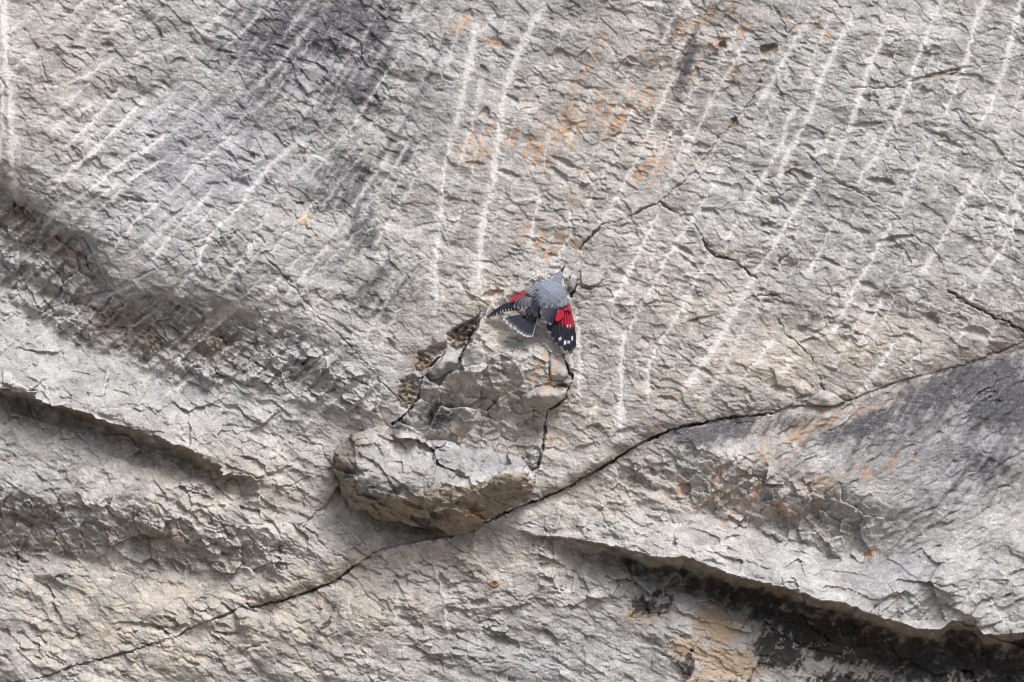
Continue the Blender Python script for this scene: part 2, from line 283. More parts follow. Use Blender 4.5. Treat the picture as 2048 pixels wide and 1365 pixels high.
CRACKS = [  # (half width, depth, points)
 (2.2,18,C1[1:11]),(3.0,24,C1[11:16]),(2.2,18,C1[15:21]),(3.6,26,C1[20:33]),(1.5,8,C1[32:]),
 (3.0,16,[(1160,499),(1170,486),(1186,468),(1207,447),(1243,440),(1299,413),(1323,404),(1338,418),(1366,436),(1390,451),(1418,500),(1432,512),(1471,522),(1496,546),(1513,556)]),
 (1.8,9,[(1327,397),(1380,352),(1418,306),(1439,274),(1464,253),(1482,229),(1510,190),(1525,150),(1538,112)]),(2.0,10,[(1548,11),(1573,63),(1573,92)]),
 (2.4,14,[(1489,602),(1517,591),(1555,591),(1573,612),(1580,630)]),(2.8,16,[(1559,644),(1573,669),(1598,690),(1622,714),(1633,739),(1643,767),(1650,784)]),(2.2,12,[(1552,549),(1560,520),(1580,505)]),
 (2.6,14,[(1654,355),(1686,369),(1714,380),(1738,399)]),(1.8,9,[(1738,399),(1770,415),(1798,436),(1802,454),(1830,475),(1861,496),(1875,514),(1886,538),(1896,581)]),(3.4,20,[(1896,581),(1928,602),(1956,618),(1988,635),(2016,644),(2048,663),(2200,740)]),
 (1.5,7,[(1499,274),(1552,281),(1591,292),(1622,316),(1654,350)]),(2.0,10,[(1966,127),(2048,111),(2200,80)]),(2.0,9,[(1707,176),(1759,177),(1802,172)]),
 (4.0,26,[(959,617),(956,655),(926,709),(914,732)]),(3.4,24,[(894,700),(862,732)]),(4.2,30,[(846,757),(841,775),(838,795),(815,827),(785,851)]),
 (1.8,11,[(1099,700),(1099,772),(1100,795),(1106,806)]),(4.0,26,[(1116,697),(1130,722),(1136,740),(1144,757)]),(3.2,22,[(1131,794),(1114,811),(1096,820),(1091,844),(1089,874),(1086,900),(1078,932)]),
 (1.8,10,[(478,461),(520,503),(555,538),(600,590),(643,640),(700,693),(745,744),(765,767),(787,789),(815,827)]),(1.8,9,[(81,637),(116,609),(160,595),(218,581),(260,563),(327,531),(369,507),(436,479),(478,461)]),
 (2.2,12,[(668,983),(654,1013),(626,1033),(605,1054),(629,1068),(650,1096),(696,1124)]),(2.2,13,[(559,1085),(559,1124),(591,1156),(619,1184)]),(2.2,12,[(60,1272),(84,1282),(91,1314),(105,1321),(130,1307)]),
 (1.6,8,[(668,1212),(658,1247),(629,1272),(622,1314)]),(2.0,9,[(1077,1244),(1090,1260),(1095,1282)]),(3.0,22,[(1157,560),(1149,580),(1141,594)]),(2.6,16,[(1155,570),(1165,575),(1179,578),(1200,570)]),(1.5,8,[(1200,570),(1207,560),(1212,545)]),(1.5,8,[(1200,572),(1218,581),(1226,592)]),
 (1.6,8,[(856,158),(850,172),(846,150)]),(1.8,8,[(886,135),(888,150),(900,162),(922,156)]),(1.6,7,[(53,8),(78,28),(92,52),(130,44)]),(1.6,7,[(50,60),(70,85),(88,130),(95,152),(80,163),(58,155)]),
 (1.6,8,[(50,375),(80,385),(110,398)]),(1.4,7,[(1645,505),(1660,495)]),(2.0,12,[(668,930),(676,965),(684,991),(701,1025)]),(1.6,8,[(1116,590),(1122,650)]),
]

# ------------------------------------------------------------------ grid: dense over the frame, coarse far outside
def axis(a, b, step, lo, hi, grow=1.12):
    core = np.arange(a, b, step); out = [core]
    v, s, left = a, step, []
    while v > lo: s *= grow; v -= s; left.append(v)
    v, s, right = core[-1], step, []
    while v < hi: s *= grow; v += s; right.append(v)
    return np.concatenate([P(left[::-1]), core, P(right)]).astype(f32)
STEP = 1.75
xs = axis(-45, 2095, STEP, -2600, 4600); ys = axis(-40, 1405, STEP, -2600, CY + ZC / S)
X, Y = np.meshgrid(xs, ys)

def detail(X, Y, xs=None, ys=None):
    """chips and grain of the stone, and the masks of its colours"""
    aC1 = lin(C1, X); aL4 = lin(L4, X); aL3 = lin(L3, X)
    slab = sstep(-6, 10, Y - aC1) * sstep(1250, 1420, X) * sstep(6, -6, Y - aL4)
    slab = slab * sstep(1400, 1700, X + 1.2 * (900 - Y) + 200)                          # fine diagonal hatch, fading to the left
    right = sstep(820, 1150, X + 0.25 * Y)
    rough = 0.6 + 0.65 * sstep(-0.5, 0.55, fbm(X / 150, Y / 150, 60, 4))
    hollow = sstep(-8, 18, Y - np.interp(X, [0,70,115,165,190,215,240,330,560,760], [362,415,445,470,515,570,588,592,642,765])) * sstep(0, 40, np.interp(X, [0,60,110,250,330,440,560,720], [590,640,690,740,775,790,805,850]) - Y) * sstep(800, 740, X)
    low = sstep(980, 1040, Y) * sstep(1060, 900, X) 
    rough = rough * (1 + 1.0 * hollow + 0.5 * low)
    smooth = np.exp(-(((X - 150) / 190) ** 2 + ((Y - 720 - 0.25 * X) / 46) ** 2)) + np.exp(-(((X - 300) / 120) ** 2 + ((Y - 530) / 45) ** 2)) * .7 + np.exp(-(((X - 1230) / 130) ** 2 + ((Y - 1040) / 45) ** 2)) * .7
    smooth = smooth + np.exp(-(((X - 1900) / 160) ** 2 + ((Y - 1150) / 60) ** 2)) * .6
    rough = rough * (1 - 0.3 * np.clip(smooth, 0, 1))
    pt = .35 + 1.1 * sstep(-.35, .45, fbm(X / 42, Y / 42, 62, 3))
    hl = flakes(X, Y, 40, 1.4, 46, 110, 0.08, .14, .03) + flakes(X, Y, 22, 1.5, 38, 120, 0.18, .14, .03) + pt * flakes(X, Y, 14, 1.7, 14, 150, 0.20, .14, .03) + 11 * tin(X, Y, 64, 48, 1.2, 800, .06) + 6.5 * tin(X, Y, 34, 52, 1.25, 805, .1) + pt * 2.6 * tin(X, Y, 17, 40, 1.3, 810, .1) + pt * 1.3 * tin(X, Y, 8, 46, 1.3, 815) + pt * flakes(X, Y, 7, 2.0, 36, 160, 0.22, .14, .03)
    hr = flakes(X, Y, 40, 1.5, 32, 210, 0.07, .14, .03) + flakes(X, Y, 20, 1.6, 26, 220, 0.17, .14, .03) + pt * flakes(X, Y, 13, 1.7, 4, 250, 0.20, .14, .03) + 8.5 * tin(X, Y, 66, 40, 1.2, 820, .06) + 4.4 * tin(X, Y, 32, 46, 1.25, 825, .1) + pt * 2.0 * tin(X, Y, 16, 34, 1.35, 830, .1) + pt * 1.0 * tin(X, Y, 8, 40, 1.4, 835) + pt * flakes(X, Y, 7, 2.0, 24, 260, 0.22, .14, .03)
    hs = flakes(X, Y, 18, 2.2, -36, 310, 0.22, .14, .03) + flakes(X, Y, 10, 2.4, -28, 320, 0.28, .14, .03) + 6.0 * tin(X, Y, 60, -35, 1.6, 840) + 4.4 * tin(X, Y, 20, -42, 2.4, 845) + 3.0 * tin(X, Y, 10, -36, 2.6, 850)
    h = hl * (1 - right) + hr * right
    h = h * (1 - slab) + hs * slab
    h = h * rough * .6
    # the wall was dressed in rows: the stone stands in low broken ridges between the tool marks
    RT = [np.zeros(X.shape, f32)]
    def ridges(ang, per, seed):
        c, s = math.cos(math.radians(ang)), math.sin(math.radians(ang))
        v = (-s * X + c * Y) + 11 * perlin(X / 110, Y / 110, seed) + 3 * perlin(X / 26, Y / 26, seed + 1)
        t = v / per; t = t - np.floor(t); RT[0] = t if seed == 354 else RT[0]
        return np.where(t < .78, t / .78, (1 - t) / .22) * np.clip(.55 + .9 * fbm(X / 60, Y / 60, seed + 2, 3), 0, 1.2)
    h = h + (1 - right) * (1 - slab) * (ridges(-41, 37, 350) * 3.2 * (1 - hollow) + ridges(-42, 30, 354) * 16 * hollow) * (1 - .8 * low) + right * (1 - slab) * ridges(-66, 46, 360) * 3.0 * sstep(900, 760, Y) + slab * ridges(-52, 30, 370) * 3.0
    pq = (.35 + .65 * sstep(-.1, .5, fbm(X / 80, Y / 80, 930, 3))) * (1 - .8 * slab) * (1 + .6 * sstep(0, 30, Y - aC1) * (1 - slab))
    h = h + pq * (shards(X, Y, 40, 1.3, 30, 935, .14, .05) + shards(X, Y, 19, 1.4, 34, 940, .18, .06))
    h = h + low * 4 * tin(X, Y, 48, 44, 1.4, 870)
    lo4 = np.interp(X, [1090,1180,1250,1330,1390,1440,1540,1640,1735,1830], [1040,1010,985,985,1010,1048,1076,1108,1130,1100]); up4 = np.interp(X, [1200,1300,1400,1500,1600,1700,1800], [930,900,890,920,960,990,1000])
    z2 = sstep(-20, 20, Y - np.interp(X, [0,100,250,330,460,545], [985,1000,1000,1020,1055,1082])) * sstep(30, -10, Y - np.interp(X, [0,150,300,450,540], [1095,1115,1135,1145,1150])) * sstep(620, 540, X)
    z4 = sstep(-20, 30, Y - up4) * sstep(16, -14, Y - lo4) * sstep(1180, 1280, X) * sstep(1800, 1700, X)
    led = sstep(-14, 14, Y - lo4) * sstep(0, -16, Y - aL4) * (X > 1090) + sstep(0, 30, Y - np.interp(X, [0,60,110,250,330,440,560,650], [590,640,690,740,775,790,805,830])) * sstep(0, -16, Y - aL3) * sstep(640, 540, X)
    h = h + led * (shards(X, Y, 80, 1.5, 22, 920, .20, .06) + shards(X, Y, 38, 1.5, 14, 925, .22, .07) + shards(X, Y, 18, 1.5, 20, 928, .2, .07) + 1.0 * tin(X, Y, 13, 20, 1.4, 928, .1))
    chunk = np.clip(.95 * hollow + z2 + z4, 0, 1)
    h = h + chunk * (shards(X, Y, 46, 1.3, 44, 900, .42, .16) + shards(X, Y, 24, 1.3, 40, 905, .42, .14) + shards(X, Y, 12, 1.4, 30, 908, .36, .12))
    h = h + 9 * tin(X, Y, 150, 44, 1.2, 860) + 0.8 * fbm(X / 24, Y / 24, 74, 3) + 0.7 * tin(X, Y, 4.6, 24, 1.6, 865)
    crest = hollow * np.exp(-((RT[0] - .80) / .07) ** 2) * np.clip(.4 + 1.2 * fbm(X / 50, Y / 50, 358, 2), 0, 1)
    return h, slab, hollow, right, rough, crest

def blob(X, Y, cx, cy, rx, ry, a=0.0):
    c, s = math.cos(math.radians(a)), math.sin(math.radians(a))
    u = (c * (X - cx) + s * (Y - cy)) / rx; v = (-s * (X - cx) + c * (Y - cy)) / ry
    return np.exp(-(u * u + v * v))
def blobs(X, Y, L):
    o = np.zeros(X.shape, f32)
    for b in L: o = np.maximum(o, b[0] * blob(X, Y, *b[1:]))
    return o
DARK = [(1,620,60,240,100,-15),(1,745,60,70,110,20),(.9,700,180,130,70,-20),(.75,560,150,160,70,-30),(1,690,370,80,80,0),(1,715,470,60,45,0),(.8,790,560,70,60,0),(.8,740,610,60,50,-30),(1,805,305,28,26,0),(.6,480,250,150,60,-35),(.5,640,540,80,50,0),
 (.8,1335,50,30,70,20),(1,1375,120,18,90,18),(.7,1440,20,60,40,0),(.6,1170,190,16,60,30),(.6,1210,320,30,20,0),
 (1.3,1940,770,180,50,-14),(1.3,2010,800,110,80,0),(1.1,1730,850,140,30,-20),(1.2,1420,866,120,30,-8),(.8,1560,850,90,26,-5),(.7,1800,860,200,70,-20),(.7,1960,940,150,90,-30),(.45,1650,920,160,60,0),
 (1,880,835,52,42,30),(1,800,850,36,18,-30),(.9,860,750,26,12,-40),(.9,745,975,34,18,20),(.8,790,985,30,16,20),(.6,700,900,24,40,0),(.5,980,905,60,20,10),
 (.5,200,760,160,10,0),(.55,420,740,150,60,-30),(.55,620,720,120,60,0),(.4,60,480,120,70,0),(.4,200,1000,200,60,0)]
LICHEN = [(1,1680,1290,190,56,14),(1,1830,1330,170,50,14),(1,1560,1300,70,60,0),(.9,1500,1200,160,34,14),(1,1990,1350,140,50,10),(.8,1700,1370,200,50,0),(.7,1330,1190,40,16,14),(.75,1290,1215,60,26,0),(.6,1380,1330,60,60,0),(1,1600,1250,120,36,14),(.5,1480,1370,90,40,0),(1,1950,1330,110,40,14)]
TAN = [(1,1440,1255,60,46,20),(1,1460,1330,90,46,0),(.9,1380,1300,60,40,0),(.8,1640,1290,14,60,-10),(.8,1690,1300,60,12,-50),(.7,1400,1360,60,40,0),(.6,1270,1230,80,40,0),(.4,915,685,26,22,-30),(.5,838,728,22,16,-30),(.3,815,785,18,30,10),(.5,1560,1350,60,30,0),(.7,1750,1280,60,14,-30)]
ORANGE = [(1,1000,275,110,40,-10),(.9,930,295,70,40,0),(1,1085,300,50,70,20),(1,1150,250,40,90,30),(.9,1240,225,110,55,-25),(.9,1310,290,70,60,-40),(1,1385,60,90,70,-30),(1,1440,30,80,50,0),(.9,1300,335,80,40,-30),(.9,935,45,60,22,-20),(.8,985,85,30,12,30),(1,1080,485,60,40,40),(.9,1125,475,55,28,20),(.8,1420,150,70,50,0),(.7,1600,50,60,30,0),(.8,1640,75,50,20,-20),
 (.9,600,440,28,18,20),(.7,565,425,40,18,20),(.8,620,460,24,10,30),(.7,1800,255,40,15,-20),(.8,1588,332,22,10,0),(.6,1490,290,24,16,0),(1,915,868,26,18,20),(1,872,698,22,16,-30),(1,1750,1112,42,16,14),(.7,1000,580,16,12,0),(.8,1005,674,36,12,0),(.7,970,674,10,10,0),
 (.9,1600,860,150,40,-25),(.9,1720,825,140,30,-22),(.7,1450,990,150,50,10),(.8,1640,960,70,60,-50),(.6,1780,920,150,60,-35),(.6,1400,1015,80,24,20),(.7,1980,710,90,16,-16),(.7,1880,735,80,14,-16),(.7,1280,870,60,8,-25),(.6,780,865,50,14,0),(.5,1350,800,120,40,0),(.5,1500,880,80,30,0),(.5,1540,115,24,18,0),(.6,1080,760,80,60,0)]
BROWN = [(.8,250,655,170,55,30),(.75,420,690,120,60,20),(.8,120,500,90,45,35),(.75,40,440,80,60,30),(.6,330,1075,210,40,8),(.6,70,1040,110,50,0),(.5,450,1110,110,40,0),(.5,900,790,90,40,0),(.6,1000,800,100,50,0),(.4,600,1150,60,40,0),(.5,1440,930,120,50,20),(.6,1580,1030,110,36,14),(.5,840,1200,60,50,0),(.5,1060,1225,90,40,0),
 (.9,924,672,34,34,0),(1,845,725,26,26,0),(1,815,790,26,36,0),(1,1538,100,26,18,0),(1,1468,245,14,14,0),(.9,1443,95,14,12,0),(.8,1880,150,70,10,-15),(.8,1450,512,60,10,10),(.8,2000,640,60,10,25),(.6,1270,430,50,10,-25),(.5,985,590,30,10,-10),(.8,1120,775,26,14,0),(.5,1100,880,60,30,0),(.4,1250,890,60,20,-30),(.6,560,1190,110,14,-12),(.5,240,1305,110,10,-14)]
WARM = [(1,300,1250,420,190,0),(1,640,1230,260,180,0),(.9,450,980,260,110,0),(.8,1100,850,260,120,0),(.8,1000,620,200,100,0),(1,1600,720,420,110,-8),(.7,1350,620,200,160,0),(.6,120,180,150,200,0),(.8,900,1130,260,80,0),(.8,1230,1000,200,70,0),(.7,1500,1000,160,80,0),(.5,1900,650,200,80,0),(.5,1100,420,250,120,0),(.6,1250,200,200,150,0)]
COOL = [(1,400,330,330,200,-20),(.9,600,120,320,130,0),(.7,350,540,180,90,0),(.9,1900,900,220,130,-20),(.6,1750,1000,200,60,0),(.6,950,920,150,30,10),(.4,1700,330,250,150,0),(.5,500,760,200,90,0),(.5,1000,1330,250,70,0),(.5,1800,1150,150,60,0)]
DLINES = [(9,.9,[(891,77),(870,130),(856,158),(835,197),(810,243),(785,281),(750,334),(730,370),(712,404)]),(7,.7,[(1408,10),(1392,60),(1380,110),(1362,160),(1348,195)]),(6,.7,[(668,1208),(658,1247),(632,1270),(622,1300),(630,1340)]),(5,.6,[(955,880),(945,930),(940,950)]),(5,.8,[(863,880),(868,905),(866,930)]),(7,.5,[(770,100),(740,170),(700,240)]),(6,.5,[(1222,240),(1210,262),(1196,290)]),(6,.6,[(1150,185),(1138,205),(1128,230)]),(5,.5,[(775,520),(740,580),(690,640),(660,680)]),(6,.6,[(800,520),(760,570),(745,600)])]
OLINES = [(7,.9,[(1214,67),(1155,172),(1123,243),(1102,302),(1088,341)]),(5,.8,[(1183,316),(1160,360),(1150,385),(1142,420)]),(6,.7,[(1336,180),(1320,230),(1310,260)]),(5,.7,[(1678,938),(1655,970),(1636,1000)]),(5,.6,[(1752,966),(1742,994)]),(5,.6,[(1600,885),(1560,930)]),(5,.6,[(1740,905),(1690,960)]),(5,.5,[(1820,880),(1780,930)]),(5,.5,[(2040,920),(1990,960)]),(6,.6,[(1300,872),(1340,858),(1290,880)]),(4,.7,[(1062,190),(1055,205),(1045,220)]),(5,.8,[(1010,255),(1005,300),(998,330)]),(4,.6,[(1700,700),(1690,720)]),(5,.7,[(1050,470),(1070,490),(1090,470)])]

def masks(X, Y, xs, ys, h, extra):
    n1 = fbm(X / 60, Y / 60, 400, 4); n2 = fbm(X / 16, Y / 16, 410, 3); n3 = perlin(X / 4.5, Y / 4.5, 420)
    # diagonal grain that the stains follow
    c, s = math.cos(math.radians(-58)), math.sin(math.radians(-58))
    n4 = fbm((c * X + s * Y) / 70, (-s * X + c * Y) / 10, 430, 3)
    nz = 0.28 * n1 + 0.28 * n2 + 0.34 * n4
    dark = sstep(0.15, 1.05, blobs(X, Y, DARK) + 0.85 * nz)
    orange = sstep(0.42, 0.95, blobs(X, Y, ORANGE) * .9 + 1.0 * nz + .55 * n4 - 0.1)
    brown = sstep(0.25, 0.95, blobs(X, Y, BROWN) + 0.5 * nz)
    lich = sstep(0.40, 0.75, blobs(X, Y, LICHEN) + 0.75 * nz)
    vn = np.abs(fbm(X / 70, Y / 70, 470, 5, .6)) + .12 * sstep(.1, -.4, n2); lich = lich * sstep(.01, .10, vn)
    tan = sstep(0.30, 0.8, blobs(X, Y, TAN) + 0.6 * nz)
    tan = np.maximum(tan, sstep(.09, .02, vn) * sstep(1230, 1290, Y) * sstep(1380, 1480, X) * .8)
    warm = np.clip(blobs(X, Y, WARM) + 0.35 * n1, 0, 1); cool = np.clip(blobs(X, Y, COOL) + 0.4 * n1 + 0.2 * n2, 0, 1)
    white = np.zeros(X.shape, f32)
    nw = np.clip(1 + 1.6 * fbm(X / 34, Y / 34, 445, 3), 0.15, 2.0)
    for (w, st, p) in STREAKS:
        w = w * .72
        if len(p) > 2:                                   # let each mark run out a little further
            (ax, ay), (bx, by) = p[0], p[1]; (cx, cy), (dx_, dy_) = p[-2], p[-1]
            p = [(ax + (ax - bx) * .55, ay + (ay - by) * .55)] + list(p) + [(dx_ + (dx_ - cx) * .55, dy_ + (dy_ - cy) * .55)]
        D, T = seg_dist(xs, ys, p, w * 3.2, jit=4.6, seed=440)
        if D.min() > 1e5: continue
        wv = w * (0.6 + 0.35 * nw)
        m = (0.80 * np.exp(-(D / (wv * 0.8)) ** 2) + 0.34 * np.exp(-(D / (w * 1.9)) ** 2)) * st * sstep(0, 0.12, T) * sstep(1.0, 0.85, T)
        white = np.maximum(white, m)
    white = white * np.clip(0.98 + 0.30 * n2 + 0.22 * n3 + 0.45 * n1, 0, 1.15)
    for (w, st, p) in DLINES:
        D, T = seg_dist(xs, ys, p, w * 3, jit=4.0, seed=450)
        dark = np.maximum(dark, np.exp(-(D / w) ** 2) * st * np.clip(0.75 + 0.6 * n2, 0, 1))
    for (w, st, p) in OLINES:
        D, T = seg_dist(xs, ys, p, w * 3, jit=3.0, seed=460)
        orange = np.maximum(orange, np.exp(-(D / w) ** 2) * st * np.clip(0.7 + 0.8 * n2, 0, 1))
    white = np.maximum(white, .28 * sstep(.3, .7, blob(X, Y, 290, 535, 110, 40, 10) + .5 * n1))
    return dict(white=np.clip(white, 0, 1), dark=dark, orange=orange, brown=brown, lich=lich, tan=tan, warm=warm, cool=cool)

def blur(a, n):
    for _ in range(n):
        b = a.copy()
        b[1:-1] = (a[:-2] + 2 * a[1:-1] + a[2:]) * 0.25
        c = b.copy(); c[:, 1:-1] = (b[:, :-2] + 2 * b[:, 1:-1] + b[:, 2:]) * 0.25
        a = c
    return a

# macro shape
jx = 4 * tin(X, Y, 70, 20, 1.2, 498, .1) + 6 * tin(X, Y, 34, 40, 1.2, 500, .05) + 4 * tin(X, Y, 14, -10, 1.2, 505, .1) + 2.4 * tin(X, Y, 6, 30, 1.2, 510, .1)
bC1 = Y - lin(C1, X) + 0.28 * jx; bL3 = Y - lin(L3, X) + 1.2 * jx; bL4 = Y - lin(L4, X) + .8 * jx
h1 = coarse(rbf(R1c), xs, ys); h2 = coarse(rbf(R2c), xs, ys); h3 = coarse(rbf(R3c), xs, ys); h4 = coarse(rbf(R4c), xs, ys)
rid = np.ones(X.shape, np.int32)
below = bC1 > 0
rid[below] = 3
rid[below & (bL4 < 0) & (X > 960)] = 4
rid[(~below) & (bL3 > 0) & (X < 748)] = 2
H = np.where(rid == 1, h1, np.where(rid == 2, h2, np.where(rid == 3, h3, h4))).astype(f32)
# buttress under the bird
sdB = poly_sd(X, Y, BUT) + 0.6 * jx
hB = coarse(rbf(R6c), xs, ys)
inB = (sdB > 0) & (rid == 1)
H = np.where(inB, hB, H); rid[inB] = 5
del h1, h2, h3, h4, hB
dh, slab, hollow, right, rough, crest = detail(X, Y)
# hollows with a clay filling and other scooped places: (x, y, rx, ry, angle, depth)
SCOOPS = [(1538,102,20,14,-20,22),(1468,246,9,12,20,16),(1443,93,7,11,0,16),(1430,112,7,7,0,8),(985,590,24,9,-12,16),(1880,150,70,6,-14,10),(1120,778,20,10,-15,22),
 (1520,165,5,5,0,12),(670,1000,12,30,35,26),(800,1200,16,40,-10,12),(958,1208,18,9,-10,12),(926,1173,26,10,-10,10),(1050,1228,60,20,-10,12),(908,1230,26,24,0,10),(1014,1290,28,16,20,14),(870,1324,34,10,0,10),(1075,1208,22,12,10,10),(1140,1218,18,6,0,8),
 (1125,325,26,8,25,12),(1115,350,26,10,35,12),(1020,350,26,7,18,12),(1025,200,16,7,35,10),(970,228,10,12,20,12),(950,330,22,7,5,8),(902,400,14,7,0,8),(1040,165,12,6,20,8),(968,143,8,12,-30,8),(1125,115,14,22,-30,8),
 (1760,365,30,9,8,14),(1600,350,26,10,20,12),(1612,300,20,10,20,10),(1735,250,30,6,-6,10),(1740,196,18,7,5,8),(1900,290,26,8,15,10),(1750,40,12,8,40,8),(1785,70,14,8,10,8),(1870,110,16,20,-35,6),(1555,415,20,12,30,12),(1445,372,24,8,15,10),(1470,385,14,22,10,8),(1420,425,18,10,10,10),
 (1790,480,40,8,-10,12),(1730,470,10,8,0,8),(1660,525,24,6,25,10),(1365,500,26,7,30,12),(1735,573,20,9,20,12),(1770,600,14,16,-20,8),(1670,600,12,12,40,8),(1680,655,24,10,20,8),(1620,685,20,9,-12,12),(1600,665,14,16,0,10),(1950,666,30,12,10,12),(1915,640,20,14,20,8),(1860,640,20,12,30,8),(1400,640,26,6,-15,8),
 (1820,680,24,10,20,8),(1695,690,20,18,30,8),(1335,800,22,8,10,12),(1410,745,16,7,30,10),(1555,780,18,8,10,8),(215,92,13,8,0,14),(213,70,9,5,0,8),(300,275,10,5,20,10),(330,170,12,5,40,10),(355,125,16,8,-20,10),(560,95,20,5,15,10),(450,105,20,5,10,8),(365,290,12,5,40,8),(460,310,14,5,40,10),(480,370,20,12,20,10),(260,400,24,6,15,10),
 (345,2,14,5,0,10),(200,560,20,24,30,12),(180,500,14,30,-20,12),(145,475,30,14,0,8),(340,650,24,30,-20,12),(330,600,20,8,20,10),(400,700,14,16,0,8),(450,690,16,20,0,10),(240,790,20,8,20,8),(60,765,20,10,10,6),(460,855,16,6,0,8),(325,900,14,6,-10,8),(150,1035,14,24,-30,14),(130,960,8,24,-30,10),(40,1050,40,16,30,14),(250,1050,10,20,-40,12),(320,1020,20,8,40,10),
 (280,1255,60,8,5,14),(350,1262,26,8,-20,12),(400,1040,24,18,0,10),(530,1075,20,18,30,14),(505,1110,20,14,0,8),(380,1110,16,12,0,8),(410,1130,16,6,0,10),(460,1270,18,4,0,10),(505,1297,18,4,-14,10),(230,1085,8,26,-30,12),(165,1120,10,30,-30,12),(400,1205,20,8,-20,8),(445,1330,20,20,0,6),(1300,945,16,10,30,10),(1170,900,30,12,-20,12),
 (1250,870,30,12,-20,10),(1190,860,20,12,0,10),(1040,800,34,16,8,10),(960,790,28,12,10,8),(1060,845,24,8,-30,12),(985,870,20,8,-20,10),(1000,745,14,5,30,8),(1025,770,12,4,35,8),(905,785,8,4,45,8),(1050,705,8,6,20,6),(1463,1080,20,8,-20,14),(1425,1130,26,10,14,12),(1780,1210,50,18,-25,16),(1880,1215,30,22,-40,10),(1960,1215,20,14,-40,14),(1870,1060,26,12,-30,10),(1720,1050,40,12,-15,12),(1590,1000,24,10,14,10),(1500,955,26,6,0,12),(1450,1000,12,20,-30,10),(1600,1110,30,6,10,8),(1690,1150,60,6,8,8),(1480,1180,14,6,0,8)]
sc = np.zeros(X.shape, f32)
for (cx, cy, rx, ry, a, dp) in SCOOPS:
    r = max(rx, ry) * 1.6
    i0, i1 = np.searchsorted(xs, cx - r), np.searchsorted(xs, cx + r); j0, j1 = np.searchsorted(ys, cy - r), np.searchsorted(ys, cy + r)
    xx, yy = X[j0:j1, i0:i1], Y[j0:j1, i0:i1]
    xx = xx + 0.28 * ry * perlin(xx / (ry * .9 + 3), yy / (ry * .9 + 3), 510); yy = yy + 0.28 * ry * perlin(xx / (ry * .9 + 3) + 20, yy / (ry * .9 + 3), 511)
    c, s = math.cos(math.radians(a)), math.sin(math.radians(a))
    u = (c * (xx - cx) + s * (yy - cy)) / rx; v = (-s * (xx - cx) + c * (yy - cy)) / ry
    rr = u * u + v * v
    # deepest just under the upper rim, rising to the surface at the lower rim
    m = np.where(rr < 1, np.clip(1 - rr, 0, 1) ** 0.35 * np.clip(0.62 - 0.5 * v, 0.1, 1.1), 0)
    sc[j0:j1, i0:i1] = np.maximum(sc[j0:j1, i0:i1], dp * m)
MK = masks(X, Y, xs, ys, H, None)
RECESS = [([(893,668),(915,650),(940,640),(957,630),(958,655),(940,690),(926,710),(912,704),(899,697)], 34), ([(835,706),(862,692),(893,682),(896,696),(872,718),(860,734),(843,752),(828,744)], 22), ([(800,760),(826,748),(841,756),(838,799),(816,826),(800,815),(791,803)], 24)]
rec = np.zeros(X.shape, f32)
for pl_, dp in RECESS:
    i0, i1 = np.searchsorted(xs, min(p[0] for p in pl_) - 20), np.searchsorted(xs, max(p[0] for p in pl_) + 20); j0, j1 = np.searchsorted(ys, min(p[1] for p in pl_) - 20), np.searchsorted(ys, max(p[1] for p in pl_) + 20)
    xx, yy = X[j0:j1, i0:i1], Y[j0:j1, i0:i1]
    sd_ = poly_sd(xx, yy, pl_) + 3 * perlin(xx / 9, yy / 9, 515) + 1.5 * perlin(xx / 4, yy / 4, 516)
    gr = 0.65 + 0.5 * fbm(xx / 9, yy / 9, 517, 3)
    rec[j0:j1, i0:i1] = np.maximum(rec[j0:j1, i0:i1], dp * sstep(-1, 7, sd_) * gr)
H[rid != 5] -= rec[rid != 5]
eL1 = Y - np.interp(X, [-300,0,70,115,165,190,215,240,330,560,760], [290,362,415,445,470,515,570,588,592,642,765]) + 0.8 * jx
H = H - ((rid == 1) & (X < 640)) * 15 * sstep(-1.5, 2.5, eL1) * sstep(120, 30, eL1) * sstep(640, 300, X)
und = ((rid == 3) & (bL4 > 0) & (bL4 < 110) & (X > 1080)) | ((rid == 2) & (bL3 > 0) & (bL3 < 70) & (X < 520))
H = H + und * (shards(X, Y, 52, 1.6, 16, 910, .4, .2) + shards(X, Y, 24, 1.5, 30, 915, .4, .16)).astype(f32)
H = H + np.where(rid == 5, 8 * tin(X, Y, 60, -30, 1.2, 890, .04) + sstep(665, 740, Y) * shards(X, Y, 62, 1.2, -30, 890, .40, .16) + (.3 + .7 * sstep(665, 730, Y)) * shards(X, Y, 30, 1.3, 20, 895, .36, .14) + shards(X, Y, 14, 1.4, 30, 898, .3, .1), 0).astype(f32)
H = H + dh * (1 - 0.7 * np.clip(MK['white'] * 1.3, 0, 1)) - sc
CR = np.zeros(X.shape, f32)
for (w, dp, p) in CRACKS:
    D, T = seg_dist(xs, ys, p, w * 4 + 12, jit=4.2 if w < 3 else 3.0, seed=520); dp = dp * (.75 if w < 3 else 1)
    nn = fbm(X / 38, Y / 38, 525, 3)
    ww = w * np.clip(0.48 + 1.3 * nn, 0.03, 1.2)
    m = np.clip(1 - D / (ww + 0.5), 0, 1) ** 0.6
    CR = np.maximum(CR, dp * m * np.clip(0.8 + 0.8 * nn, 0.3, 1))
H = H - CR
# tool grooves: a shallow channel with crushed rims under each pale line
MK['white'] = np.clip(MK['white'] + .75 * crest * (rid == 1), 0, 1)
H = H - 2.0 * MK['white'] + MK['lich'] * (2.2 * fbm(X / 7, Y / 7, 545, 3) + 5 * tin(X, Y, 26, 20, 1.4, 548))
MK['brown'] = np.maximum(MK['brown'], np.clip(CR / 26, 0, 1) * 0.6)
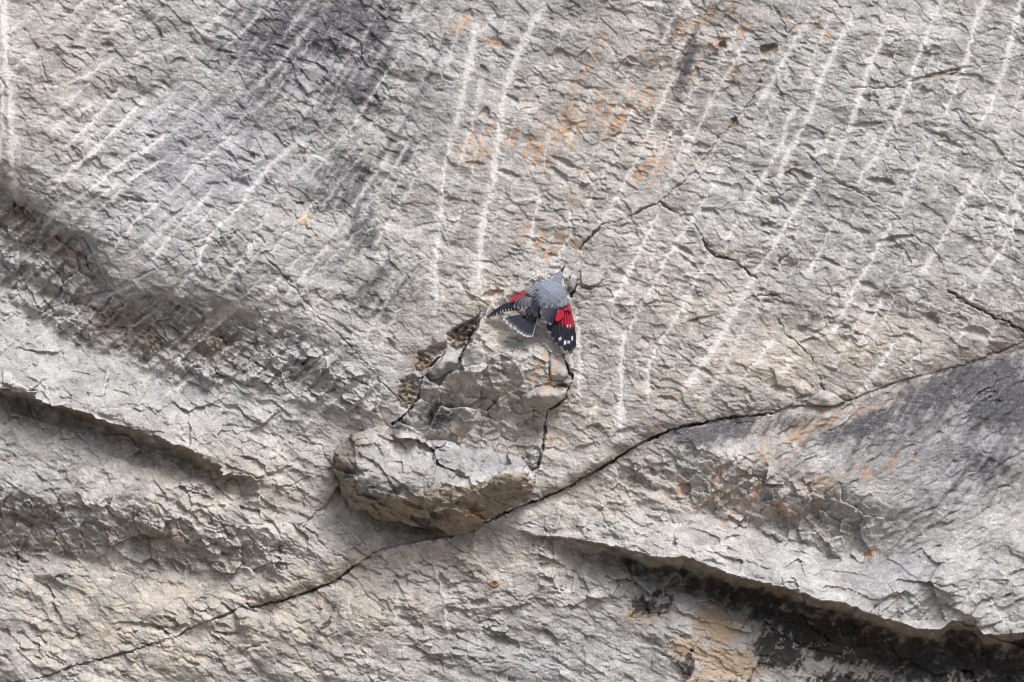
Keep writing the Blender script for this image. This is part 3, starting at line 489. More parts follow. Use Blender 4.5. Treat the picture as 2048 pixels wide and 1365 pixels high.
# clay-brown rock under the two overhangs
uL3 = np.interp(X, [-300,60,200,330,450,515], [30,20,28,36,34,6]); uL4 = np.interp(X, [1060,1200,1300,1500,1700,2000,2300], [6,20,30,36,46,66,66])
nb = fbm(X / 26, Y / 26, 540, 3)
uL3 = uL3 * (.85 + .9 * fbm(X / 50, Y / 200, 541, 3)); uL4 = uL4 * (.75 + .9 * fbm(X / 60, Y / 220, 543, 3))
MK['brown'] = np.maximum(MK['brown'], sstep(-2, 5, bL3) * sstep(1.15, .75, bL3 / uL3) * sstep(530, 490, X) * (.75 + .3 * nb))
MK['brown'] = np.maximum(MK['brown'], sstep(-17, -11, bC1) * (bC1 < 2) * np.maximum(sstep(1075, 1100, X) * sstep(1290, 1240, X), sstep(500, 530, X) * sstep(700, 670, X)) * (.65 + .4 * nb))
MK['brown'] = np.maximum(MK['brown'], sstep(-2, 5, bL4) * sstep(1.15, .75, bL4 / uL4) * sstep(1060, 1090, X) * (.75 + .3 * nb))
# crushed pale rims along broken edges
cv = H - blur(H, 4); cv = np.clip(cv - 0.5, 0, 2.2) / 2.2
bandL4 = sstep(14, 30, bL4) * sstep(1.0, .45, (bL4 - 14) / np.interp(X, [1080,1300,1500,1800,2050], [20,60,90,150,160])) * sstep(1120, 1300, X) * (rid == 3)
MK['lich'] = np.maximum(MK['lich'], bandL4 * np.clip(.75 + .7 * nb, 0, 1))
MK['white'] = np.clip(MK['white'] + 0.46 * cv * (1 - MK['brown']) * (1 - MK['lich']), 0, 1)

# ------------------------------------------------------------------ materials
def nt(m):
    m.use_nodes = True; n = m.node_tree.nodes; l = m.node_tree.links
    return n, l, n['Principled BSDF']
def mixc(n, l, fac, a, b, mode='MIX'):
    x = n.new('ShaderNodeMix'); x.data_type = 'RGBA'; x.blend_type = mode
    for i, v in ((0, fac), (6, a), (7, b)):
        if hasattr(v, 'links'): l.new(v, x.inputs[i])
        else: x.inputs[i].default_value = v if i == 0 else (*v, 1) if len(v) == 3 else v
    return x.outputs[2]
def mth(n, l, op, a, b=None, clamp=False):
    x = n.new('ShaderNodeMath'); x.operation = op; x.use_clamp = clamp
    for i, v in ((0, a), (1, b)):
        if v is None: continue
        if hasattr(v, 'links'): l.new(v, x.inputs[i])
        else: x.inputs[i].default_value = v
    return x.outputs[0]
def rampf(n, l, v, a, b, lo=0.0, hi=1.0):
    x = n.new('ShaderNodeMapRange'); x.clamp = True
    l.new(v, x.inputs[0]); x.inputs[1].default_value = a; x.inputs[2].default_value = b; x.inputs[3].default_value = lo; x.inputs[4].default_value = hi
    return x.outputs[0]
def noise(n, l, vec, scale, detail=4, rough=0.55, dist=0.0):
    x = n.new('ShaderNodeTexNoise'); l.new(vec, x.inputs['Vector'])
    x.inputs['Scale'].default_value = scale; x.inputs['Detail'].default_value = detail; x.inputs['Roughness'].default_value = rough; x.inputs['Distortion'].default_value = dist
    return x.outputs['Fac']

def rock_material(name):
    m = bpy.data.materials.new(name); n, l, b = nt(m)
    tc = n.new('ShaderNodeNewGeometry'); pos = tc.outputs['Position']
    def attr(nm):
        a = n.new('ShaderNodeAttribute'); a.attribute_name = nm
        s = n.new('ShaderNodeSeparateColor'); l.new(a.outputs['Color'], s.inputs[0]); return s.outputs[0], s.outputs[1], s.outputs[2], a.outputs['Alpha']
    white, dark, orange, brown = attr('stain'); warm, cool, lich, tan = attr('tone')
    big = noise(n, l, pos, 6.0, 5, 0.6); mid = noise(n, l, pos, 38.0, 5, 0.6, 0.6); fin = noise(n, l, pos, 190.0, 4, 0.65); grit = noise(n, l, pos, 700.0, 2, 0.6)
    # stretched grain along the bedding
    mp = n.new('ShaderNodeMapping'); l.new(pos, mp.inputs[0]); mp.inputs['Rotation'].default_value = (0, math.radians(28), 0); mp.inputs['Scale'].default_value = (70, 70, 170)
    gra = noise(n, l, mp.outputs[0], 1.0, 5, 0.65, 1.2)
    col = mixc(n, l, rampf(n, l, big, 0.35, 0.65), (0.41, 0.41, 0.408), (0.49, 0.487, 0.48))
    col = mixc(n, l, mth(n, l, 'MULTIPLY', warm, rampf(n, l, mid, 0.35, 0.65, 0.25, 0.95)), col, (0.505, 0.44, 0.36))
    col = mixc(n, l, mth(n, l, 'MULTIPLY', cool, rampf(n, l, mid, 0.3, 0.7, 0.3, 0.9)), col, (0.30, 0.318, 0.362))
    v = mth(n, l, 'MULTIPLY', rampf(n, l, mid, 0.3, 0.7, 0.82, 1.16), rampf(n, l, gra, 0.3, 0.7, 0.84, 1.14))
    v = mth(n, l, 'MULTIPLY', v, rampf(n, l, fin, 0.3, 0.7, 0.86, 1.12))
    v = mth(n, l, 'MULTIPLY', v, rampf(n, l, noise(n, l, pos, 330, 3, .75), 0.38, 0.62, 0.87, 1.10))
    wv = n.new('ShaderNodeTexNoise'); l.new(pos, wv.inputs['Vector']); wv.inputs['Scale'].default_value = 40; wv.inputs['Detail'].default_value = 3
    vm = n.new('ShaderNodeVectorMath'); vm.operation = 'SCALE'; l.new(wv.outputs['Color'], vm.inputs[0]); vm.inputs[3].default_value = 0.03
    va = n.new('ShaderNodeVectorMath'); l.new(vm.outputs[0], va.inputs[0]); l.new(pos, va.inputs[1])
    for sc_, lo_, hi_ in ((22, .80, 1.13), (55, .84, 1.12)):
        vo = n.new('ShaderNodeTexVoronoi'); l.new(va.outputs[0], vo.inputs['Vector']); vo.inputs['Scale'].default_value = sc_
        sp = n.new('ShaderNodeSeparateColor'); l.new(vo.outputs['Color'], sp.inputs[0])
        v = mth(n, l, 'MULTIPLY', v, rampf(n, l, sp.outputs[0], 0, 1, lo_, hi_))
    vein = None
    for sc_, wd in ((16, .012), (37, .016)):
        q = mth(n, l, 'ABSOLUTE', mth(n, l, 'SUBTRACT', noise(n, l, va.outputs[0], sc_, 2, .5, .8), .5))
        q = mth(n, l, 'MULTIPLY', rampf(n, l, q, 0.0, wd, 1.0, 0.0), rampf(n, l, fin, .42, .62))
        vein = q if vein is None else mth(n, l, 'MAXIMUM', vein, q)
    vv = n.new('ShaderNodeCombineColor'); [l.new(v, vv.inputs[i]) for i in range(3)]
    col = mixc(n, l, 1.0, col, vv.outputs[0], 'MULTIPLY')
    def crisp(mask, nz, w=0.16, gain=1.0):      # a stain with ragged edges: noise eats into the mask
        return rampf(n, l, mth(n, l, 'ADD', mth(n, l, 'MULTIPLY', mask, gain), nz), 1.0 - w * .4, 1.0 + w * .6)
    sp1 = rampf(n, l, mth(n, l, 'ADD', mth(n, l, 'MULTIPLY', mid, .45), mth(n, l, 'ADD', mth(n, l, 'MULTIPLY', fin, .35), mth(n, l, 'MULTIPLY', grit, .2))), .36, .64)
    sp4 = rampf(n, l, mth(n, l, 'ADD', mth(n, l, 'MULTIPLY', fin, .5), mth(n, l, 'ADD', mth(n, l, 'MULTIPLY', gra, .2), mth(n, l, 'MULTIPLY', grit, .3))), .34, .66)
    sp2 = rampf(n, l, mth(n, l, 'ADD', mth(n, l, 'MULTIPLY', gra, .6), mth(n, l, 'MULTIPLY', fin, .4)), .36, .64)
    sp3 = rampf(n, l, mth(n, l, 'ADD', mth(n, l, 'MULTIPLY', noise(n, l, pos, 80, 4, .65, .5), .6), mth(n, l, 'MULTIPLY', grit, .4)), .36, .64)
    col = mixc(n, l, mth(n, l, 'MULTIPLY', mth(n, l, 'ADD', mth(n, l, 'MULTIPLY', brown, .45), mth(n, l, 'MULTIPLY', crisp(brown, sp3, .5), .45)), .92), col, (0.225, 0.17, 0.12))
    col = mixc(n, l, mth(n, l, 'ADD', mth(n, l, 'MULTIPLY', crisp(orange, sp2, .8, 1.0), .42), mth(n, l, 'MULTIPLY', orange, .28)), col, (0.53, 0.325, 0.19))
    col = mixc(n, l, mth(n, l, 'ADD', mth(n, l, 'MULTIPLY', crisp(tan, sp3, .7, 1.0), .45), mth(n, l, 'MULTIPLY', tan, .4)), col, (0.46, 0.345, 0.235))
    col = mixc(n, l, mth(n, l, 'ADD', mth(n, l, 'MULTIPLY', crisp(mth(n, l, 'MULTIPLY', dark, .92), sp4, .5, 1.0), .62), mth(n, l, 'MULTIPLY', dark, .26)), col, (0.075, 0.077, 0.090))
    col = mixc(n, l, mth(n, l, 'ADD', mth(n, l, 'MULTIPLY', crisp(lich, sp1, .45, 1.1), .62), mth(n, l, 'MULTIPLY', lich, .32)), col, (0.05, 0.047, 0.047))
    whf = mth(n, l, 'ADD', mth(n, l, 'MULTIPLY', crisp(white, sp4, .8, 1.0), .30), mth(n, l, 'MULTIPLY', white, .55))
    whf = mth(n, l, 'MAXIMUM', whf, mth(n, l, 'MULTIPLY', mth(n, l, 'MULTIPLY', vein, 0.40), mth(n, l, 'SUBTRACT', 1.0, lich)))
    col = mixc(n, l, whf, col, (0.76, 0.755, 0.745))
    l.new(col, b.inputs['Base Color']); b.inputs['Roughness'].default_value = 0.92
    b.inputs['Specular IOR Level'].default_value = 0.2
    bh = mth(n, l, 'ADD', mth(n, l, 'MULTIPLY', fin, 1.0), mth(n, l, 'ADD', mth(n, l, 'MULTIPLY', gra, 0.4), mth(n, l, 'MULTIPLY', grit, 0.35)))
    bp = n.new('ShaderNodeBump'); bp.inputs['Strength'].default_value = 0.7; bp.inputs['Distance'].default_value = 0.004
    l.new(bh, bp.inputs['Height']); l.new(bp.outputs[0], b.inputs['Normal'])
    return m
M_ROCK = rock_material('limestone')

# ------------------------------------------------------------------ mesh building
def mesh_np(name, co, quads, attrs, mat, parent=None):
    me = bpy.data.meshes.new(name); nv, nf = len(co), len(quads)
    me.vertices.add(nv); me.vertices.foreach_set('co', np.ascontiguousarray(co, f32).ravel())
    me.loops.add(nf * 4); me.loops.foreach_set('vertex_index', np.ascontiguousarray(quads, np.int32).ravel())
    me.polygons.add(nf); me.polygons.foreach_set('loop_start', np.arange(0, nf * 4, 4, dtype=np.int32))
    me.update(calc_edges=True)
    for k, v in attrs.items():
        a = me.attributes.new(k, 'FLOAT_COLOR', 'POINT'); a.data.foreach_set('color', np.ascontiguousarray(v, f32).ravel())
    me.materials.append(mat)
    o = bpy.data.objects.new(name, me); COL.objects.link(o)
    if parent: o.parent = parent
    return o
def grid_piece(name, X, Y, H, MK, facemask, parent=None):
    ny, nx = X.shape
    idx = np.arange(ny * nx, dtype=np.int32).reshape(ny, nx)
    q = np.stack([idx[:-1, :-1], idx[1:, :-1], idx[1:, 1:], idx[:-1, 1:]], -1)[facemask]
    used = np.unique(q); remap = np.zeros(ny * nx, np.int32); remap[used] = np.arange(len(used), dtype=np.int32)
    x = X.ravel()[used]; y = Y.ravel()[used]; h = H.ravel()[used]
    co = np.stack([(x - CX) * S, -h * S, (CY - y) * S + ZC], -1)
    g = lambda k: MK[k].ravel()[used]
    st = np.stack([g('white'), g('dark'), g('orange'), g('brown')], -1); to = np.stack([g('warm'), g('cool'), g('lich'), g('tan')], -1)
    return mesh_np(name, co, remap[q], {'stain': st, 'tone': to}, M_ROCK, parent)
def tag(o, label=None, cat=None, group=None, kind=None):
    if label: o['label'] = label
    if cat: o['category'] = cat
    if group: o['group'] = group
    if kind: o['kind'] = kind
    return o
def empty(name, px, py, h):
    o = bpy.data.objects.new(name, None); COL.objects.link(o); o.location = W(px, py, h); o.empty_display_size = 0.03
    bpy.context.view_layer.update(); return o
def attach(o, parent):          # keep the child where it stands
    o.parent = parent; o.matrix_parent_inverse = parent.matrix_world.inverted()
    return o

cliff = bpy.data.objects.new('cliff', None); COL.objects.link(cliff)
tag(cliff, 'pale grey limestone cliff face with slanting white tool marks and cracks', 'cliff', None, 'structure')
fr = rid[:-1, :-1]
for k, lab in ((1, 'wide pale grey slab crossed by white tool marks'), (2, 'warm beige slab under the short overhang, lumpy and brown stained'), (3, 'low slab under the long crack with black lichen beneath the overhang'),
               (4, 'dark stained slab with fine diagonal hatching, ending in an overhanging lip'), (5, 'buttress of stone under the bird')):
    o = grid_piece('rock_slab' if k != 5 else 'buttress', X, Y, H, MK, fr == k); o.parent = cliff; o['label'] = lab

def height_at(px, py):
    i = int(np.argmin(abs(xs - px))); j = int(np.argmin(abs(ys - py))); return float(H[j, i])

# stones that are pieces of their own, buried at the back
def stone_patch(name, poly, ctrl, amp=1.0, over=None, parent=None, jit=0.5, step=STEP, back=-70, bevel=3.0, seed=0, facet=6):
    p = P(poly, float); lo = p.min(0) - 6; hi = p.max(0) + 6
    gx = np.arange(lo[0], hi[0], step).astype(f32); gy = np.arange(lo[1], hi[1], step).astype(f32)
    GX, GY = np.meshgrid(gx, gy)
    j = jit * (9 * tin(GX, GY, 34, 10, 1.2, 600 + seed, .1) + 5 * tin(GX, GY, 13, 40, 1.2, 605 + seed, .1) + 2 * perlin(GX / 5, GY / 5, 601 + seed))
    sd = poly_sd(GX, GY, poly) + j
    h = rbf(ctrl)(GX, GY) + amp * (detail(GX, GY)[0] + facet * (.45 * tin(GX, GY, 58, 24, 1.2, 882, .04) + shards(GX, GY, 66, 1.3, 10, 884, .42, .14) / 27 + shards(GX, GY, 32, 1.4, 24, 886, .36, .12) / 27 + shards(GX, GY, 15, 1.4, 14, 888, .3, .1) / 27))
    h = h - 6 * np.clip(1 - sd / bevel, 0, 1) ** 2
    mk = masks(GX, GY, gx, gy, h, None)
    if over: over(GX, GY, mk, h)
    h = np.where(sd > 0, h, back)
    ins = sd > 0
    fm = ins[:-1, :-1] | ins[1:, :-1] | ins[1:, 1:] | ins[:-1, 1:]
    return grid_piece(name, GX, GY, h.astype(f32), mk, fm, parent)

BLOCK = [(664,935),(672,893),(694,869),(738,857),(777,852),(816,864),(860,876),(896,886),(957,891),(1006,898),(1043,910),(1055,930),(1077,957),(1065,979),(1021,1025),(1006,1035),(952,1054),(896,1076),(850,1062),(811,1047),(757,1040),(701,1025),(684,991),(677,966)]
ridge = [(676,905),(700,932),(713,957),(738,984),(799,994),(852,976),(905,968),(952,966),(989,948),(1021,938),(1053,944),(1066,958)]
Bc = sample(BLOCK[1:13], [30,10,2,0,0,2,4,6,10,18,30,44], 22) + sample(ridge, [50,70,84,96,102,100,98,98,92,84,74,60], 22)
Bc += sample(BLOCK[13:20], [40,6,0,-6,-12,-18,-22], 22) + sample([(757,1040),(701,1025),(684,991),(677,966),(664,935)], [-22,-18,0,14,20], 22) + [(960,1010,62),(870,1020,52),(1020,985,62),(760,1010,52),(800,1030,22),(900,1040,24)]
def block_col(GX, GY, mk, h):
    ry = np.interp(GX, [p[0] for p in ridge], [p[1] for p in ridge])
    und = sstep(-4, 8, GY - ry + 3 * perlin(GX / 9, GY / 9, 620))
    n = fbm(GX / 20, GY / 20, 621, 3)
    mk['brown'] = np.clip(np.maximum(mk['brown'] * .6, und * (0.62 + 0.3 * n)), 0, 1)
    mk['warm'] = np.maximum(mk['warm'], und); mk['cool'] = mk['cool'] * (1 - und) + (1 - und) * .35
    mk['orange'] = np.maximum(mk['orange'] * .7, .7 * sstep(.3, .8, blobs(GX, GY, [(1,820,1010,50,8,20),(.9,950,1030,60,14,-15),(.8,840,1020,30,10,20),(.9,795,880,14,18,0),(.8,865,878,30,6,12)]) + .4 * n))
    mk['dark'] = np.maximum(mk['dark'], sstep(.35, .8, blobs(GX, GY, [(1,850,1048,46,14,22),(1,835,1012,40,6,20),(1,870,1030,20,10,30),(.7,690,1000,20,30,-20),(.8,740,990,40,10,20),(.9,745,962,24,18,0),(.8,700,940,16,24,20)]) + .5 * n))
    wl = np.zeros(GX.shape, f32)
    for w, p in ((4, [(799,880),(796,895),(795,905)]), (6, [(859,890),(857,905),(856,925)]), (5, [(905,968),(952,966),(985,948),(1050,938),(1072,955)])):
        D, T = seg_dist(GX[0], GY[:, 0], p, 30, jit=3, seed=625); wl = np.maximum(wl, np.exp(-(D / w / .7) ** 2) * .55)
    mk['white'] = np.clip(np.maximum(mk['white'] * .3, wl * (.75 + .5 * n)) + 0.04 * (1 - und), 0, 1)
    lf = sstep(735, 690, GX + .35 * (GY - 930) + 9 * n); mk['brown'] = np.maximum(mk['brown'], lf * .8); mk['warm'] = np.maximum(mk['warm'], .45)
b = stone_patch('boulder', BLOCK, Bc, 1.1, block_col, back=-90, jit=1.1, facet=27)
tag(b, 'large protruding boulder with pale top and brown underside, wedged above the long crack', 'boulder')

WEDGE = [(856,745),(872,726),(894,704),(909,701),(922,712),(916,734),(900,746),(880,758),(857,761)]
Wc = sample([(862,735),(894,706),(909,703),(920,712)], [10,20,20,18]) + [(900,722,44),(912,728,38),(880,738,44),(866,750,30)] + sample([(857,760),(880,757),(900,745),(915,734)], [0,2,8,12])
def wcol(GX, GY, mk, h):
    mk['dark'] *= .8; mk['brown'] *= .3; mk['orange'] *= .2; mk['cool'] = np.maximum(mk['cool'], .4)
tag(stone_patch('wedged_stone', WEDGE, Wc, 0.4, wcol, jit=.3, back=-50, bevel=4), 'small pale grey stone wedged in the gap left of the bird', 'stone', 'stones lodged in the cliff')
KNOB = [(1040,792),(1066,776),(1099,770),(1126,782),(1129,796),(1112,811),(1099,818),(1071,815),(1050,806)]
Kc = sample(KNOB[1:4], [34,36,32]) + [(1080,792,66),(1110,792,62),(1055,797,52)] + sample([(1129,796),(1112,811),(1099,818),(1071,815),(1050,806),(1040,792)], [26,10,6,10,18,28])
tag(stone_patch('rounded_stone', KNOB, Kc, 0.4, None, jit=.3, back=-50, bevel=6, seed=3), 'rounded brownish stone on the buttress well below the right wing of the bird', 'stone', 'stones lodged in the cliff')
FLK = [(1099,704),(1114,696),(1128,722),(1136,742),(1138,752),(1122,764),(1100,760)]
Fc = sample([(1099,704),(1114,698),(1128,722),(1136,742)], [34,28,22,24]) + [(1112,735,46),(1104,750,52),(1126,752,44)] + sample([(1138,754),(1122,764),(1100,761)], [22,26,34])
tag(stone_patch('stone_flake', FLK, Fc, 0.4, None, jit=.25, back=-40, bevel=4, seed=5), 'split grey stone flake right below the tip of the bird\'s right wing', 'stone', 'stones lodged in the cliff')
CHIP = [(1139,552),(1150,540),(1160,532),(1157,556),(1148,580),(1140,588),(1134,575)]
Cc = [(1139,552,12),(1160,532,8),(1148,558,20),(1145,575,20),(1140,588,10),(1157,556,10)]
tag(stone_patch('stone_chip', CHIP, Cc, 0.3, None, jit=.2, back=-40, bevel=4, seed=7), 'narrow stone chip standing beside the head of the bird', 'stone', 'stones lodged in the cliff')
SLB = [(1160,540),(1180,530),(1200,540),(1208,556),(1198,570),(1178,577),(1162,570)]
Sc = [(1160,540,6),(1180,530,4),(1200,540,6),(1208,556,6),(1198,570,14),(1178,577,16),(1162,570,12),(1182,553,12)]
tag(stone_patch('stone_chip', SLB, Sc, 0.3, None, jit=.25, back=-40, bevel=4, seed=9), 'flat angular stone set in the cliff right of the bird\'s bill', 'stone', 'stones lodged in the cliff')
BASE = [(1612,806),(1625,792),(1648,781),(1668,788),(1690,804),(1668,811),(1630,812)]
Ec = [(1612,806,10),(1625,792,14),(1648,781,8),(1668,788,12),(1690,804,8),(1650,798,24),(1640,810,14),(1668,811,12)]
tag(stone_patch('stone_chip', BASE, Ec, 0.3, None, jit=.3, back=-40, bevel=4, seed=11), 'creamy stone chip resting on the long crack above the dark hatched slab', 'stone', 'stones lodged in the cliff')

# ------------------------------------------------------------------ ground in front of the cliff
gm = bpy.data.materials.new('gravel'); n, l, b_ = nt(gm)
g_ = n.new('ShaderNodeNewGeometry')
l.new(mixc(n, l, rampf(n, l, noise(n, l, g_.outputs['Position'], 3, 6, .7), .3, .7), (0.11, 0.09, 0.065), (0.19, 0.155, 0.115)), b_.inputs['Base Color']); b_.inputs['Roughness'].default_value = .95
me = bpy.data.meshes.new('ground'); me.from_pydata([(-120,-240,0),(120,-240,0),(120,1,0),(-120,1,0)], [], [(0,1,2,3)]); me.materials.append(gm)
go = bpy.data.objects.new('ground', me); COL.objects.link(go); tag(go, 'gravel ground at the foot of the cliff', None, None, 'structure')

# ------------------------------------------------------------------ the bird
def plumage(name, rough=0.75, bump=0.3, sheen=0.0):
    m = bpy.data.materials.new(name); n, l, b = nt(m)
    a = n.new('ShaderNodeAttribute'); a.attribute_name = 'col'
    g = n.new('ShaderNodeNewGeometry')
    f = noise(n, l, g.outputs['Position'], 600, 3, .6)
    v = rampf(n, l, f, .25, .75, .8, 1.2); c = n.new('ShaderNodeCombineColor'); [l.new(v, c.inputs[i]) for i in range(3)]
    l.new(mixc(n, l, 1.0, a.outputs['Color'], c.outputs[0], 'MULTIPLY'), b.inputs['Base Color'])
    b.inputs['Roughness'].default_value = rough; b.inputs['Specular IOR Level'].default_value = .25
    bp = n.new('ShaderNodeBump'); bp.inputs['Strength'].default_value = bump; bp.inputs['Distance'].default_value = .002; l.new(f, bp.inputs['Height']); l.new(bp.outputs[0], b.inputs['Normal'])
    return m
M_PL = plumage('plumage', .8, .5); M_FE = plumage('flight_feather', .6, .15)
M_BL = bpy.data.materials.new('horn'); n, l, b_ = nt(M_BL); b_.inputs['Base Color'].default_value = (.035,.035,.04,1); b_.inputs['Roughness'].default_value = .4
M_EY = bpy.data.materials.new('eye'); n, l, b_ = nt(M_EY); b_.inputs['Base Color'].default_value = (.01,.008,.008,1); b_.inputs['Roughness'].default_value = .1
NAVY = P([.017,.019,.036]); GREY = P([.115,.115,.135]); PALE = P([.46,.46,.47]); RED = P([.46,.017,.04]); EDGE = P([.24,.235,.245]); SLATE = P([.040,.045,.062])

def build(name, verts, faces, cols, mat, parent, smooth=True):
    me = bpy.data.meshes.new(name); me.from_pydata(verts, [], faces); me.update()
    if cols is not None:
        a = me.attributes.new('col', 'FLOAT_COLOR', 'POINT'); a.data.foreach_set('color', np.hstack([P(cols, f32), np.ones((len(cols), 1), f32)]).astype(f32).ravel())
    me.materials.append(mat)
    if smooth: me.polygons.foreach_set('use_smooth', [True] * len(me.polygons))
    o = bpy.data.objects.new(name, me); COL.objects.link(o)
    if parent: attach(o, parent)
    return o

def feather(name, base, tip, w, colf, parent, bend=0.0, camber=0.18, basew=0.45, roundn=0.22, nt_=14, ns=6, thick=0.7):
    """one vane: base and tip are (px, py, h); bend bows it sideways; colf(t, s, l) colours it, s from -1 to 1"""
    b, t = P(base, float), P(tip, float); d = t - b; L = np.linalg.norm(d[:2]); ax = d[:2] / L; nrm = P([-ax[1], ax[0]])
    vs_, cs, fs = [], [], []
    tt = np.concatenate([np.linspace(0, 1 - roundn, nt_ - 6), 1 - roundn + roundn * np.sin(np.linspace(0, math.pi / 2, 7))[1:]])
    for side in (0, 1):
        for T in tt:
            hw = w * (basew + (1 - basew) * sstep(0, .55, T))
            if T > 1 - roundn: hw *= math.sqrt(max(0.0, 1 - ((T - 1 + roundn) / roundn) ** 2)) * .985 + .015
            c = b + d * T + np.append(nrm * bend * math.sin(math.pi * T) * L, 0)
            for k in range(ns + 1):
                s = -1 + 2 * k / ns
                p = c[:2] + nrm * hw * s
                z = c[2] + w * camber * (1 - s * s) - side * thick
                vs_.append(W(p[0], p[1], z)); cs.append(colf(T, s, L))
    n_ = len(tt); m_ = ns + 1
    for i in range(n_ - 1):
        for k in range(ns):
            a0 = i * m_ + k
            fs.append((a0, a0 + m_, a0 + m_ + 1, a0 + 1))
            q = n_ * m_ + a0; fs.append((q, q + 1, q + m_ + 1, q + m_))
    rim = [k for k in range(m_)] ; N = n_ * m_
    for k in range(ns): fs.append((k, k + 1, N + k + 1, N + k)); e = (n_ - 1) * m_ + k; fs.append((e + 1, e, N + e, N + e + 1))
    for i in range(n_ - 1):
        a0, a1 = i * m_, (i + 1) * m_; fs.append((a1, a0, N + a0, N + a1)); a0 += ns; a1 += ns; fs.append((a0, a1, N + a1, N + a0))
    return build(name, vs_, fs, cs, M_FE, parent)

def lerp(a, b, t): return a + (b - a) * t
def z2p(x, y): return (940 + x / 5.686, 500 + y / 5.686)
bird = empty('wallcreeper', 1100, 600, 30)
tag(bird, 'small grey bird with spread black and crimson wings clinging to the rock', 'bird')
# body: one continuous loft from the rump to the base of the bill (x, y, half width, half depth, height)
AX = P([(1055,645,6,4,56),(1060,637,9,7,57),(1064,630,11.5,11,58),(1069,621,13,14,58),(1076,611,17,17,59),(1086,602.5,26,20,59),(1096,594,34,22,58),(1103,585,34,23,57),(1107,577,27,21,56),(1111.5,568,18.5,17,55),(1114,561.5,15,15,54),(1116.5,556,11.5,12.5,53),(1119,550.5,7.6,9,52),(1121,546.5,4.6,5.5,51),(1122.4,543.8,2.6,3.0,50.5)])
tt = np.linspace(0, len(AX) - 1, 57); A = np.stack([np.interp(tt, np.arange(len(AX)), AX[:, k]) for k in range(5)], -1)
for _ in range(3): A[1:-1] = (A[:-2] + 2 * A[1:-1] + A[2:]) / 4
vs_, cs, fs = [], [], []; NS = 36
rs = np.random.RandomState(5)
for i, (x, y, r, dpt, hh) in enumerate(A):
    j = min(max(i, 1), len(A) - 2); d = A[j + 1, :2] - A[j - 1, :2]; d /= np.linalg.norm(d); nr = P([-d[1], d[0]])
    f = i / (len(A) - 1)
    for k in range(NS):
        a = 2 * math.pi * k / NS
        e = 1 + .035 * rs.randn() * (1 if .1 < f < .85 else .3)
        p = P([x, y]) + nr * r * math.cos(a) * e; z = hh + dpt * math.sin(a) * e
        vs_.append(W(p[0], p[1], z))
        c = lerp(SLATE * 1.15, P([.225,.258,.325]), sstep(.26, .42, f)); c = lerp(c, P([.19,.205,.245]), sstep(.62, .74, f)); c = lerp(c, P([.16,.17,.19]), sstep(.9, 1, f))
        if .66 < f < .82 and abs(math.cos(a)) > .55 and math.sin(a) < .75: c = lerp(c, P([.55,.55,.55]), .85)
        cs.append(c)
for i in range(len(A) - 1):
    for k in range(NS):
        k2 = (k + 1) % NS; fs.append((i * NS + k, i * NS + k2, (i + 1) * NS + k2, (i + 1) * NS + k))
fs.append(tuple(range(NS))[::-1]); fs.append(tuple((len(A) - 1) * NS + k for k in range(NS)))
body = build('body', vs_, fs, cs, M_PL, bird)
# soft contour feathers over back, head and rump
rs = np.random.RandomState(8); vs_, cs, fs = [], [], []
for q in range(1100):
    f = rs.uniform(.04, .9)
    if f < .18 or .24 < f < .33: continue
    i = f * (len(A) - 1); k = int(i); u = i - k
    x, y, r, dpt, hh = A[k] * (1 - u) + A[min(k + 1, len(A) - 1)] * u
    j = min(max(k, 1), len(A) - 2); d = A[j + 1, :2] - A[j - 1, :2]; d /= np.linalg.norm(d); nr = P([-d[1], d[0]])
    a = math.pi * (rs.uniform(-.04, 1.04) if q % 3 else rs.choice([.0, .03, .97, 1.0])); o = P([x, y]) + nr * r * math.cos(a); z = hh + dpt * math.sin(a)
    L = rs.uniform(5, 10) * (.55 if f > .62 else 1); w = L * .17
    bk = -d + nr * math.cos(a) * .35 + nr * rs.uniform(-.25, .25)
    c = lerp(SLATE * 1.15, P([.225,.258,.325]), sstep(.26, .42, f)); c = lerp(c, P([.19,.205,.245]), sstep(.62, .74, f)) * rs.uniform(.85, 1.15)
    if .66 < f < .80 and math.cos(a) > .6: c = lerp(c, P([.5,.5,.5]), .7)
    b0 = len(vs_); pr = P([-bk[1], bk[0]])
    for (t_, s_, up) in ((0,0,.0),(.5,-1,.7),(.5,1,.7),(1,-.35,1.1),(1,.35,1.1)):
        p = o + bk * L * t_ + pr * w * s_; vs_.append(W(p[0], p[1], z + up * 1.2 - t_ * dpt * .04)); cs.append(c * (1 + .12 * t_))
    fs += [(b0, b0 + 1, b0 + 2), (b0 + 1, b0 + 3, b0 + 4, b0 + 2)]
pl = build('contour_feathers', vs_, fs, cs, M_PL, None, False); pl['kind'] = 'stuff'; attach(pl, body)
